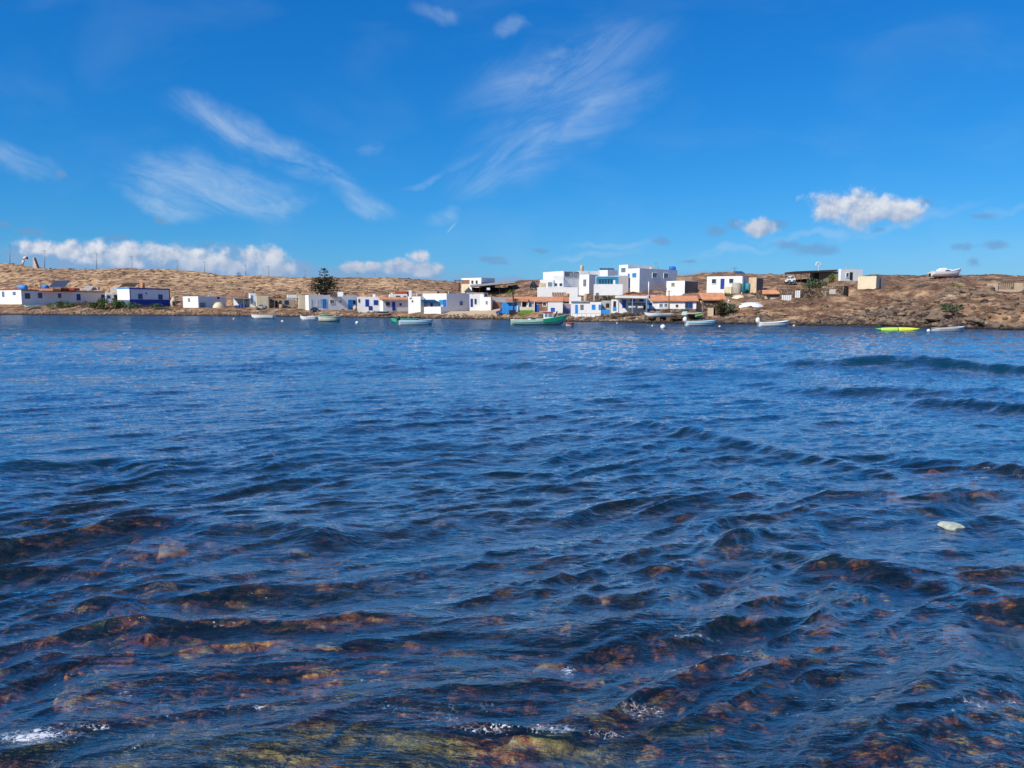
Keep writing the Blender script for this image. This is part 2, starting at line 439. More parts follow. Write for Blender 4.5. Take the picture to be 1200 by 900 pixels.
# ---------------------------------------------------------------- seabed: boulders and weed under the near water
rng = np.random.default_rng(11)
def row_steps(y0, y1, c, p=1.5):
    out = [y0]
    while out[-1] < y1: out.append(out[-1] + c * out[-1] ** p)
    return np.array(out)
sb_rows = np.concatenate([row_steps(1.4, 30, 0.0040), np.linspace(31, 235, 60)]); sb_u = np.linspace(-1.0, 1.0, 560)
SBY = np.repeat(sb_rows[:, None], len(sb_u), 1); SBX = sb_u[None, :] * SBY
def depth_base(Xa, Ya):
    d = 0.12 + 0.085 * np.clip(Ya - 3.6, 0, None) + 0.004 * np.clip(Ya - 6, 0, None) ** 2
    return np.clip(d, 0.1, 6.0)
SBH = -depth_base(SBX, SBY) + 0.07 * sample(FBM, SBX, SBY, 9.0) + 0.02 * sample(FBM2, SBX, SBY, 2.3)
# ledge in the lower left corner and a few named shoals seen in the picture
def shoal(px, py, rx, ry, h):
    global SBH
    Y = CAM_H / ((py - 358) / F / 1.0); Xc = az(px) * Y * 1.0
    d = ((SBX - Xc) / rx) ** 2 + ((SBY - Y) / ry) ** 2
    SBH = SBH + h * np.exp(-d)
for s_ in [(210, 892, 0.9, 0.32, 0.20), (390, 885, 0.8, 0.30, 0.18), (640, 880, 0.55, 0.3, 0.12), (480, 790, 0.35, 0.35, 0.18), (640, 800, 0.5, 0.5, 0.20), (830, 840, 0.35, 0.4, 0.16),
           (350, 770, 0.8, 0.6, 0.22), (900, 665, 0.4, 0.3, 0.22), (190, 615, 0.6, 0.35, 0.34), (1090, 705, 0.7, 0.3, 0.26), (1010, 690, 0.6, 0.3, 0.2), (120, 790, 0.5, 0.4, 0.2),
           (830, 600, 0.8, 0.4, 0.2), (400, 630, 0.4, 0.3, 0.2), (1170, 495, 2.5, 1.2, 1.0), (1110, 545, 1.6, 0.8, 0.8), (760, 720, 0.6, 0.4, 0.22), (1190, 460, 3, 1.5, 0.8)]:
    shoal(*s_)
nb = 5200
by = 2.4 + 22 * rng.random(nb) ** 1.7; bx = (rng.random(nb) * 2 - 1) * 0.95 * by
br = 0.03 + 0.17 * rng.random(nb) ** 3 + 0.004 * by; bh = br * (0.35 + 0.5 * rng.random(nb))
bang = rng.random(nb) * pi; bel = 0.6 + 0.4 * rng.random(nb)
bump_h = np.zeros_like(SBH); tone = np.zeros_like(SBH)
for i in range(nb):
    r0, r1 = np.searchsorted(sb_rows, [by[i] - br[i] * 1.3, by[i] + br[i] * 1.3])
    c0, c1 = np.searchsorted(sb_u, [(bx[i] - br[i] * 1.3) / by[i] - 0.02, (bx[i] + br[i] * 1.3) / by[i] + 0.02])
    if r1 <= r0 or c1 <= c0: continue
    dx_ = SBX[r0:r1, c0:c1] - bx[i]; dy_ = SBY[r0:r1, c0:c1] - by[i]
    ca, sa = cos(bang[i]), sin(bang[i])
    q = ((dx_ * ca + dy_ * sa) / br[i]) ** 2 + ((dy_ * ca - dx_ * sa) / (br[i] * bel[i])) ** 2
    hh = bh[i] * np.sqrt(np.clip(1 - q, 0, 1))
    sub = bump_h[r0:r1, c0:c1]; tn = tone[r0:r1, c0:c1]
    mk = hh > sub; sub[mk] = hh[mk]; tn[mk] = (i * 0.6180339) % 1.0
SBH = SBH + bump_h * 0.65 + 0.022 * sample(FBM2, SBX + 2, SBY, 1.9)
SBH = np.minimum(SBH, -0.05)
ledge = np.zeros_like(SBH)
for px, py, rx, ry in ((210, 892, 1.0, .36), (390, 885, .8, .30), (470, 892, .5, .3), (700, 892, .4, .2), (560, 770, .5, .2), (90, 880, .8, .2)):
    Y = CAM_H / ((py - 358) / F); ledge = np.maximum(ledge, np.exp(-((SBX - az(px) * Y) / rx) ** 2 - ((SBY - Y) / ry) ** 2))
seabed = grid_mesh('seabed', SBX, SBY, SBH, {'tone': tone, 'ledge': ledge})
tag(seabed, kind='structure')
def seabed_material():
    m = new_mat('weedy_seabed')
    p = geo_pos(); t = attr('tone')
    n1_ = noise(p, 1.1, 5, 0.65); n2_ = noise(vadd(p, (9, 4, 1)), 8.0, 7, 0.72); n3_ = noise(p, 30.0, 4, 0.7)
    c = ramp(n2_ * 0.65 + n1_ * 0.3 + t * 0.12, [(0.42, (0.004, 0.007, 0.007)), (0.475, (0.09, 0.035, 0.014)), (0.53, (0.40, 0.11, 0.035)), (0.58, (0.62, 0.29, 0.075)), (0.66, (0.78, 0.60, 0.26))])
    c = mixc(ss(noise(vadd(p, (3, 8, 5)), 2.6, 4, 0.6), 0.56, 0.68) * 0.75, c, (0.26, 0.055, 0.05))
    c = mixc(ss(noise(vadd(p, (13, 1, 5)), 1.7, 4, 0.6), 0.55, 0.66) * 0.8, c, (0.12, 0.15, 0.04))
    c = mixc(ss(attr('ledge') + (n2_ - 0.5) * 1.2, 0.35, 0.75) * 0.8, c, ramp(n2_ * .5 + n3_ * .5, [(.38, (.05, .035, .012)), (.5, (.34, .25, .05)), (.62, (.68, .56, .20))]))
    c = mixc(ss(t, 0.93, 0.96) * 0.35, c, (0.55, 0.38, 0.27))
    c = mixc(ss(t, 0.18, 0.06) * ss(t, 0.01, 0.03) * 0.8, c, (0.015, 0.02, 0.03))
    c = mixc(ss(n3_, 0.62, 0.72) * 0.45, c, (0.62, 0.5, 0.3))
    finish(principled(c, 0.7, bump(n2_ * 0.6 + n3_ * 0.35, 0.8, 0.06), spec=0.3))
    return m
seabed.data.materials.append(seabed_material())

# ---------------------------------------------------------------- water: real waves from a directional spectrum
def wave_tile(N, L, lmin, lmax, seed, slope_rms, wind, spread=2.0, chop=1.0):
    r = np.random.default_rng(seed)
    k1 = 2 * pi * np.fft.fftfreq(N, L / N)
    kx, ky = k1[:, None], k1[None, :]
    k = np.hypot(kx, ky); k[0, 0] = 1e9
    dirn = np.abs((kx * wind[0] + ky * wind[1]) / k)
    A = k ** -2.0 * (0.03 + dirn ** spread)
    A = A * np.exp(-(k * lmin / (2 * pi)) ** 4) * (1 - np.exp(-(k * lmax / (2 * pi)) ** 4))
    H = A * (r.normal(size=(N, N)) + 1j * r.normal(size=(N, N)))
    h = np.fft.ifft2(H).real
    # keep one consistent real field for the horizontal displacement
    H = np.fft.fft2(h)
    sx = np.fft.ifft2(1j * kx * H).real; sy = np.fft.ifft2(1j * ky * H).real
    f = slope_rms / sqrt((sx ** 2 + sy ** 2).mean())
    Dx = np.fft.ifft2(1j * kx / k * H).real; Dy = np.fft.ifft2(1j * ky / k * H).real
    return h * f, Dx * f * chop, Dy * f * chop
w_rows = row_steps(1.5, 262, 0.00122)
w_u = np.concatenate([-np.linspace(3.2, 0.86, 40)[:-1], np.linspace(-0.86, 0.86, 960), np.linspace(0.86, 3.2, 40)[1:]])
WY = np.repeat(w_rows[:, None], len(w_u), 1); WX = w_u[None, :] * WY
LA, LB, LC = 67.0, 14.3, 4.7
tA = wave_tile(512, LA, 1.6, 14.0, 21, W_A, (0.22, -0.97), 4.0, 1.1)
tB = wave_tile(640, LB, 0.17, 1.35, 22, W_B, (0.32, -0.95), 5, 0.75)
tC = wave_tile(512, LC, 0.05, 0.36, 23, W_C, (0.52, -0.85), 8, 0.7)
gust = np.clip(1.0 + 0.38 * sample(FBM, WX * 1.0, WY * 0.6, 120.0) + 0.22 * sample(FBM2, WX, WY, 23.0), 0.35, 1.8)
fa_ = 1 - 0.65 * sstep(WY, 60, 200)
fb_ = (1 - sstep(WY, 60, 150)) * gust * (1.40 - 0.96 * sstep(WY, 5.5, 14) + 0.2 * sstep(WY, 30, 70))
fc_ = (1 - sstep(WY, 20, 45)) * gust * (1.0 - 0.30 * sstep(WY, 6, 15))
# flow lines between the rocks: warp the lookup of the small waves near the shore
wx_ = WX + 0.22 * sample(FBM, WX, WY, 7.0) * (1 - sstep(WY, 8, 20)); wy_ = WY + 0.22 * sample(FBM, WX + 3.3, WY + 1.1, 7.0) * (1 - sstep(WY, 8, 20))
WZ = np.zeros_like(WY); DX = np.zeros_like(WY); DY = np.zeros_like(WY)
for tl, L_, ff, xx, yy, rot in ((tA, LA, fa_, WX, WY, 0.0), (tB, LB, fb_, wx_, wy_, 0.12), (tC, LC, fc_, wx_, wy_, 0.0)):
    cr_, sr_ = cos(rot), sin(rot)
    xr, yr = xx * cr_ + yy * sr_, yy * cr_ - xx * sr_
    WZ += sample(tl[0], xr, yr, L_) * ff
    ddx, ddy = sample(tl[1], xr, yr, L_) * ff, sample(tl[2], xr, yr, L_) * ff
    DX += ddx * cr_ - ddy * sr_; DY += ddx * sr_ + ddy * cr_
# swells that rear up over the shoals on the right
def swell(pts, h, w, wback):
    global WZ
    q = [(az(px) * CAM_H * F / (py - 358), CAM_H * F / (py - 358)) for px, py in pts]
    xs = np.array([a_[0] for a_ in q]); ysw = np.array([a_[1] for a_ in q])
    yc = np.interp(WX, xs, ysw) + 0.25 * np.sin(WX * 0.7 + 1) + 0.12 * np.sin(WX * 1.9)
    along = sstep(WX, xs[0], xs[0] + 0.3 * (xs[-1] - xs[0])) * (1 - sstep(WX, xs[-1] - 0.22 * (xs[-1] - xs[0]), xs[-1]))
    d = WY - yc
    WZ = WZ + h * along * np.where(d < 0, np.exp(-(d / w) ** 2), np.exp(-(d / wback) ** 2)) * (1 + 0.10 * np.sin(WX * 0.9 + WY * 0.2) + 0.08 * np.sin(WX * 2.3))
swell([(860, 431), (960, 430), (1080, 431), (1200, 437), (1320, 446), (1500, 455)], 0.36, 0.6, 1.8)
swell([(480, 424), (620, 431), (760, 440), (900, 440), (1000, 447)], 0.20, 0.9, 1.8)
swell([(880, 458), (1040, 462), (1200, 460), (1300, 470)], 0.22, 0.6, 1.3)
swell([(1040, 473), (1120, 478), (1230, 483), (1330, 490)], 0.20, 0.5, 1.0)
swell([(640, 497), (760, 498), (880, 520), (1020, 548), (1180, 590)], 0.09, 0.45, 0.9)
swell([(1040, 540), (1120, 546), (1220, 562), (1330, 580)], 0.14, 0.35, 0.7)
swell([(780, 640), (900, 645), (1020, 672), (1160, 705), (1260, 730)], 0.085, 0.22, 0.5)
swell([(60, 612), (180, 604), (300, 612), (420, 640)], 0.10, 0.25, 0.5)
swell([(-60, 425), (150, 432), (400, 428), (600, 437)], 0.10, 1.0, 1.8)
swell([(-100, 560), (20, 552), (120, 548), (230, 560)], 0.09, 0.3, 0.6)
dep = depth_base(WX, WY)
# depth of the real seabed under each water vertex, where it is near
ri = np.clip(np.searchsorted(sb_rows, w_rows), 0, len(sb_rows) - 1); ci = np.clip(np.searchsorted(sb_u, w_u), 0, len(sb_u) - 1)
dreal = -SBH[ri][:, ci]
dep = np.where((WY < 30) & (np.abs(WX / WY) < 0.98), dreal, np.maximum(depth_base(WX, WY), 3.5))
dep = dep + 3 * sstep(WY, 20, 60)
dep = np.clip(dep + WZ * 0.5, 0.02, 6)
WZ = np.maximum(WZ, np.where((WY < 12), -dep * 0.6 + 0.0, -9))
# foam: where the swash runs over the ledge, small flecks, and a few painted glints
def fb(px, py, rx, ry, s):
    Y = CAM_H * F / (py - 358); Xc = az(px) * Y
    return s * np.exp(-(((WX - Xc) / rx) ** 2 + ((WY - Y) / ry) ** 2))
foam_glint = np.zeros_like(WY)
for q in [(8, 893, 0.34, 0.13, .95), (90, 876, 0.42, 0.05, 0.52), (175, 862, 0.3, 0.04, 0.5), (150, 888, 0.3, 0.08, 0.4), (290, 852, 0.07, 0.03, 0.8), (575, 890, 0.30, 0.06, 0.66),
          (655, 890, 0.28, 0.08, 0.74), (710, 894, 0.2, 0.06, 0.68), (340, 882, 0.14, 0.05, 0.5), (665, 805, 0.10, 0.09, 0.85), (820, 765, 0.16, 0.05, 0.7), (850, 782, 0.14, 0.03, 0.7),
          (800, 812, 0.16, 0.05, 0.72), (870, 820, 0.12, 0.04, 0.6), (735, 800, 0.1, 0.04, 0.45), (420, 815, 0.16, 0.05, 0.5), (960, 862, 0.22, 0.03, 0.6), (885, 783, 0.08, 0.02, 0.7),
          (1165, 835, 0.06, 0.1, 0.55), (1098, 868, 0.05, 0.03, 0.7), (1022, 884, 0.05, 0.03, 0.8), (1120, 556, 1.4, 0.10, 0.45), (1170, 563, 1.2, 0.14, 0.42),  # last two spots paint sparkle over the shoal as pale flecks
          (1190, 455, 2.6, 0.3, 0.62), (1090, 452, 1.0, 0.2, 0.45), (970, 430, 1.2, 0.2, 0.45), (745, 618, 0.2, 0.05, 0.45), (500, 860, 0.5, 0.2, 0.4), (760, 870, 0.4, 0.12, 0.5), (280, 790, 0.2, 0.1, 0.35),
          (170, 716, 0.12, 0.04, 0.5), (600, 720, 0.3, 0.1, 0.25), (900, 300 + 420, 0.3, 0.1, 0.3)]:
    foam_glint = np.maximum(foam_glint, fb(*q))
foam_glint = np.maximum(foam_glint, 0.30 * (1 - sstep(WY, 4.2, 6.5)) * sstep(sample(FBM, WX, WY, 5.0), 0.2, 1.4))
water = grid_mesh('sea', WX + DX, WY + DY, WZ, {'depth': dep, 'foam_glint': foam_glint, 'far': sstep(WY, 40, 100)})
tag(water, kind='structure')
def water_material():
    m = new_mat('sea_water')
    p = geo_pos(); d = attr('depth'); fo = attr('foam_glint'); far = attr('far')
    ps = vmul(p, (0.42, 1.25, 1.0))
    nf = noise(ps, 16.0, 5, 0.66, 0.4)
    nn = noise(ps, 3.6, 5, 0.66, 0.3)
    nw = noise(ps, 1.0, 5, 0.68, 0.2)
    b1 = bump(nf, 0.28 * (1.0 - far), 0.03)
    b2 = bump(nn, 0.30 + 0.5 * far, 0.13, b1)
    b3 = bump(nw, 0.05 + far * 0.95, 0.65, b2)
    nrm = b3
    fr = X.tree.nodes.new('ShaderNodeFresnel'); fr.inputs['IOR'].default_value = 1.333; put(fr.inputs['Normal'], nrm)
    gl = X.tree.nodes.new('ShaderNodeBsdfGlossy'); put(gl.inputs['Roughness'], 0.04 + far * 0.10); put(gl.inputs['Normal'], nrm)
    rf = X.tree.nodes.new('ShaderNodeBsdfRefraction'); rf.inputs['IOR'].default_value = 1.333; rf.inputs['Roughness'].default_value = 0.0
    put(rf.inputs['Color'], (0.93, 0.98, 0.98, 1)); put(rf.inputs['Normal'], nrm)
    tp = X.tree.nodes.new('ShaderNodeBsdfTransparent'); tp.inputs[0].default_value = (0.93, 0.98, 0.98, 1)
    df = X.tree.nodes.new('ShaderNodeBsdfDiffuse')
    body = ramp(clamp01(d / 4.0), [(0.0, (0.008, 0.025, 0.02)), (0.2, (0.003, 0.024, 0.030)), (0.5, (0.002, 0.022, 0.044)), (1.0, (0.002, 0.032, 0.058))])
    put(df.inputs['Color'], body)
    through = X(tp.outputs[0])
    fac = 1.0 - X.m('EXPONENT', d * (-T_ABS))
    vol = mixs(fac, through, X(df.outputs[0]))
    surf = mixs(clamp01(X(fr.outputs[0]) * 3.2), vol, X(gl.outputs[0]))
    # foam
    fn = noise(vmul(p, (1, 1.3, 1)), 38.0, 5, 0.72, 0.3); fn2 = noise(p, 5.0, 5, 0.65)
    pw = vadd(p, vmul(noise(p, 9.0, 3, 0.6, out=1), (0.10, 0.10, 0)))
    lace = ss(voro(pw, 21.0, 'DISTANCE_TO_EDGE'), 0.10, 0.01)
    solid = ss(fo * 0.70 + (fn - 0.5) * 2.1 + (fn2 - 0.5) * 1.1, 0.56, 0.72)
    fmask = xmax(solid, lace * ss(fo * 0.9 + (fn2 - 0.5) * 1.6 + (fn - 0.5) * 0.5, 0.36, 0.70) * 0.5)
    # sky sheen on the waves, painted as pale streaks of diffuse colour
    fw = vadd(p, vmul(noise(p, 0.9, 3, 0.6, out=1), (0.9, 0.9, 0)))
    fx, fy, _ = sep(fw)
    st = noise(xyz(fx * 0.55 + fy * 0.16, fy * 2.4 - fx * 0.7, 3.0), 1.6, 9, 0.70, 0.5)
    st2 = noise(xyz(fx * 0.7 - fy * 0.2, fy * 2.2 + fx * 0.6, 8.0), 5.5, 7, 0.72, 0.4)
    pale_sheen = ss(st * 0.45 + st2 * 0.55, 0.45, 0.64) * (0.22 - 0.17 * far) * ss(X(fr.outputs[0]), 0.06, 0.22) * ss(d, 0.10, 0.60)
    fd = X.tree.nodes.new('ShaderNodeBsdfDiffuse'); fd.inputs['Color'].default_value = (0.80, 0.84, 0.88, 1)
    put(fd.inputs['Normal'], nrm)
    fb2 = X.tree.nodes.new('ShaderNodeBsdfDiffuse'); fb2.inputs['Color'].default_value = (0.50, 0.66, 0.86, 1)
    surf = mixs(pale_sheen, surf, X(fb2.outputs[0]))
    surf = mixs(fmask * 0.88, surf, X(fd.outputs[0]))
    finish(surf)
    return m
water.data.materials.append(water_material())
# ---------------------------------------------------------------- mesh collector and objects
class MB:
    def __init__(s): s.v = []; s.f = []; s.sm = []
    def face(s, *pts, smooth=False):
        b = len(s.v); s.v += [tuple(p) for p in pts]; s.f.append(tuple(range(b, b + len(pts)))); s.sm.append(smooth)
    def hexa(s, b4, t4):
        """solid from four bottom and four top corners, counter-clockwise seen from above"""
        o = len(s.v); s.v += [tuple(p) for p in b4] + [tuple(p) for p in t4]
        for q in ((3, 2, 1, 0), (4, 5, 6, 7), (0, 1, 5, 4), (1, 2, 6, 5), (2, 3, 7, 6), (3, 0, 4, 7)):
            s.f.append(tuple(o + i for i in q)); s.sm.append(False)
        return s
    def box(s, c, d, yaw=0.0):
        """c: centre of the base, d: size"""
        cx, cy, cz = c; a, b, h = d[0] / 2, d[1] / 2, d[2]; co, si = cos(yaw), sin(yaw)
        q = [(cx + x * co - y * si, cy + x * si + y * co) for x, y in ((-a, -b), (a, -b), (a, b), (-a, b))]
        return s.hexa([(x, y, cz) for x, y in q], [(x, y, cz + h) for x, y in q])
    def bar(s, p, q, w, n=4):
        return s.tube([p, q], [w / 2, w / 2], n, smooth=n > 5)
    def tube(s, pts, rad, n=8, smooth=True, cap=True):
        pts = [Vector(p) for p in pts]; o = len(s.v); t0 = None
        for i, p in enumerate(pts):
            t = (pts[min(i + 1, len(pts) - 1)] - pts[max(i - 1, 0)]).normalized()
            ref = Vector((0, 0, 1)) if abs(t.z) < 0.9 else Vector((1, 0, 0))
            a = t.cross(ref).normalized(); b = a.cross(t)
            for k in range(n):
                an = 2 * pi * (k + 0.5) / n
                s.v.append(tuple(p + (a * cos(an) + b * sin(an)) * rad[i]))
        for i in range(len(pts) - 1):
            for k in range(n):
                k2 = (k + 1) % n
                s.f.append((o + i * n + k, o + (i + 1) * n + k, o + (i + 1) * n + k2, o + i * n + k2)); s.sm.append(smooth)
        if cap:
            s.f.append(tuple(o + k for k in range(n))); s.sm.append(False)
            s.f.append(tuple(o + (len(pts) - 1) * n + k for k in reversed(range(n)))); s.sm.append(False)
        return s
    def blobby(s, c, r, seed=0, sub=1, rough=0.25, smooth=True):
        v, f = ICO[sub]; rr = random.Random(seed); o = len(s.v)
        ph = [rr.uniform(0, 6.28) for _ in range(6)]
        for x, y, z in v:
            k = 1 + rough * (sin(3 * x + ph[0]) * sin(3 * y + ph[1]) + 0.6 * sin(5 * z + ph[2] + 2 * x) + 0.4 * sin(7 * y + ph[3]) * cos(6 * x + ph[4]))
            s.v.append((c[0] + x * r[0] * k, c[1] + y * r[1] * k, c[2] + z * r[2] * k))
        for q in f: s.f.append(tuple(o + i for i in q)); s.sm.append(smooth)
        return s
    def build(s, name, mat, parent=None):
        me = bpy.data.meshes.new(name)
        loc = Vector((0, 0, 0))
        if parent is not None:
            root = parent
            while root.parent is not None: root = root.parent
            loc = root.location.copy()
            if root.type == 'MESH' and 'origin' in ROOTS.get(root.name, {}): loc = ROOTS[root.name]['origin']
            vs = [(x - loc.x, y - loc.y, z - loc.z) for x, y, z in s.v]
            o = bpy.data.objects.new(name, me); o.parent = parent
        else:
            n = len(s.v); c = Vector((sum(v[0] for v in s.v) / n, sum(v[1] for v in s.v) / n, min(v[2] for v in s.v)))
            vs = [(x - c.x, y - c.y, z - c.z) for x, y, z in s.v]
            o = bpy.data.objects.new(name, me); o.location = c
        me.from_pydata(vs, [], s.f); me.update()
        me.polygons.foreach_set('use_smooth', s.sm)
        me.materials.append(mat); COL.objects.link(o)
        return o
ROOTS = {}
def ico(sub):
    import bmesh
    b = bmesh.new(); bmesh.ops.create_icosphere(b, subdivisions=sub, radius=1)
    b.verts.ensure_lookup_table()
    r = [tuple(v.co) for v in b.verts], [tuple(v.index for v in f.verts) for f in b.faces]
    b.free(); return r
ICO = {1: ico(1), 2: ico(2), 3: ico(3)}
def thing(name, loc, label, cat, group=None):
    o = bpy.data.objects.new(name, None); COL.objects.link(o); o.location = loc; o.empty_display_size = 0.3
    return tag(o, label, cat, group)

# ---------------------------------------------------------------- materials of buildings, boats and plants
MATS = {}
def M(name, col, rough=0.85, var=0.12, scale=1.2, bmp=0.25, spec=0.25, dirt=0.0, metal=0.0):
    if name in MATS: return MATS[name]
    m = new_mat(name); p = geo_pos()
    a = noise(p, scale, 5, 0.65); b = noise(vadd(p, (17, 3, 9)), scale * 6, 4, 0.7)
    lo = tuple(c * (1 - var) for c in col); hi = tuple(min(1, c * (1 + var * 0.8)) for c in col)
    c = mixc(ss(a, 0.32, 0.68), lo, hi)
    c = mixc(ss(b, 0.55, 0.75) * var * 1.5, c, tuple(x * 0.6 for x in col))
    if dirt:                                                     # rust and rain streaks running down a wall
        st = noise(vmul(p, (2.6, 2.6, 0.28)), 1.0, 4, 0.6)
        c = mixc(ss(st, 0.54, 0.74) * dirt, c, (0.33, 0.27, 0.20))
        c = mixc(ss(noise(p, 0.55, 5, 0.7), 0.56, 0.72) * dirt * 0.7, c, (0.42, 0.38, 0.33))
    finish(principled(c, rough, bump(b * 0.5 + a * 0.5, bmp, 0.03), spec=spec, metal=metal))
    MATS[name] = m; return m
def stone_mat():
    if 'stone' in MATS: return MATS['stone']
    m = new_mat('stone'); p = geo_pos()
    v = voro(p, 3.2); vd = voro(p, 3.2, 'DISTANCE_TO_EDGE'); t = noise(p, 1.1, 4, 0.6)
    vc = X.tree.nodes.new('ShaderNodeTexVoronoi'); vc.inputs['Scale'].default_value = 3.2; put(vc.inputs['Vector'], p)
    r, _, _ = sep(X(vc.outputs['Color']))
    c = ramp(r * 0.7 + t * 0.3, [(0.2, (0.09, 0.065, 0.05)), (0.5, (0.20, 0.145, 0.10)), (0.85, (0.34, 0.26, 0.185))])
    c = mixc(ss(vd, 0.07, 0.01), c, (0.05, 0.037, 0.028))
    finish(principled(c, 0.95, bump(ss(vd, 0.0, 0.15) + noise(p, 9, 4, 0.7) * 0.4, 0.8, 0.08), spec=0.1))
    MATS['stone'] = m; return m
WHITE = M('whitewash', (0.83, 0.82, 0.79), 0.9, 0.04, 0.7, 0.3, 0.2, dirt=0.16)
CREAM = M('cream_plaster', (0.72, 0.62, 0.43), 0.9, 0.08, 0.7, 0.3, 0.2, dirt=0.3)
BEIGE = M('beige_plaster', (0.55, 0.42, 0.29), 0.92, 0.12, 0.9, 0.4, 0.2, dirt=0.3)
TAN = M('tan_block', (0.42, 0.28, 0.17), 0.92, 0.16, 1.6, 0.5, 0.2)
BRICK = M('brown_render', (0.27, 0.15, 0.10), 0.92, 0.2, 1.6, 0.5, 0.2)
TERRA = M('terracotta', (0.62, 0.27, 0.14), 0.9, 0.2, 1.6, 0.5, 0.2)
REDROOF = M('red_roof_paint', (0.36, 0.07, 0.045), 0.85, 0.2, 1.6, 0.3, 0.2)
ROOFW = M('pale_roof', (0.50, 0.47, 0.43), 0.95, 0.15, 0.8, 0.3, 0.1)
ROOFT = M('tan_roof', (0.52, 0.37, 0.25), 0.95, 0.15, 0.8, 0.3, 0.1)
GREYR = M('grey_sheet', (0.34, 0.34, 0.34), 0.8, 0.15, 1.4, 0.3, 0.2)
BLUE = M('blue_paint', (0.015, 0.13, 0.52), 0.5, 0.12, 2.0, 0.1, 0.4)
DBLUE = M('dark_blue_paint', (0.012, 0.045, 0.30), 0.55, 0.12, 2.0, 0.1, 0.4)
LBLUE = M('light_blue_paint', (0.03, 0.27, 0.68), 0.55, 0.14, 2.0, 0.1, 0.4)
TEALP = M('teal_blue_paint', (0.03, 0.24, 0.42), 0.55, 0.12, 2.0, 0.1, 0.4)
GLASS = M('window_glass', (0.025, 0.035, 0.05), 0.12, 0.1, 1.0, 0.0, 0.8)
GLASSB = M('pale_window_glass', (0.16, 0.20, 0.24), 0.15, 0.2, 2.0, 0.0, 0.8)
DARK = M('dark_opening', (0.035, 0.03, 0.03), 0.8, 0.2, 1.0, 0.1, 0.2)
WOOD = M('weathered_wood', (0.22, 0.15, 0.10), 0.9, 0.25, 3.0, 0.4, 0.2)
DWOOD = M('dark_wood', (0.055, 0.04, 0.035), 0.85, 0.25, 3.0, 0.4, 0.2)
STONE = stone_mat()
METAL = M('galvanised', (0.22, 0.23, 0.24), 0.5, 0.15, 2.0, 0.1, 0.5, metal=0.4)
WPAINT = M('boat_white', (0.80, 0.80, 0.78), 0.4, 0.05, 2.0, 0.05, 0.5)
GREENP = M('boat_green', (0.012, 0.30, 0.17), 0.4, 0.1, 2.0, 0.05, 0.5)
PALEG = M('pale_green', (0.42, 0.62, 0.50), 0.5, 0.1, 2.0, 0.1, 0.4)
PBLUE = M('pale_blue', (0.42, 0.62, 0.72), 0.5, 0.1, 2.0, 0.1, 0.4)
REDP = M('boat_red', (0.42, 0.05, 0.035), 0.5, 0.1, 2.0, 0.1, 0.4)
BLACKP = M('black_plastic', (0.02, 0.02, 0.022), 0.4, 0.1, 2.0, 0.05, 0.5)
YELLOW = M('boat_yellow', (0.75, 0.80, 0.06), 0.45, 0.08, 2.0, 0.05, 0.4)
LIME = M('boat_lime', (0.16, 0.62, 0.12), 0.45, 0.08, 2.0, 0.05, 0.4)
CARB = M('car_blue', (0.05, 0.09, 0.42), 0.25, 0.05, 2.0, 0.0, 0.6)
LEAF = M('leaf_green', (0.085, 0.14, 0.03), 0.8, 0.5, 2.5, 0.2, 0.2)
LEAFD = M('leaf_dark', (0.018, 0.032, 0.014), 0.8, 0.5, 2.5, 0.2, 0.2)
LEAFG = M('leaf_grey_green', (0.075, 0.115, 0.055), 0.85, 0.4, 2.5, 0.2, 0.2)
LEAFB = M('leaf_brown', (0.085, 0.075, 0.035), 0.9, 0.4, 2.5, 0.2, 0.2)
BARK = M('bark', (0.09, 0.065, 0.045), 0.95, 0.3, 4.0, 0.5, 0.1)
LAWN = M('artificial_lawn', (0.10, 0.20, 0.03), 0.9, 0.2, 2.0, 0.3, 0.1)

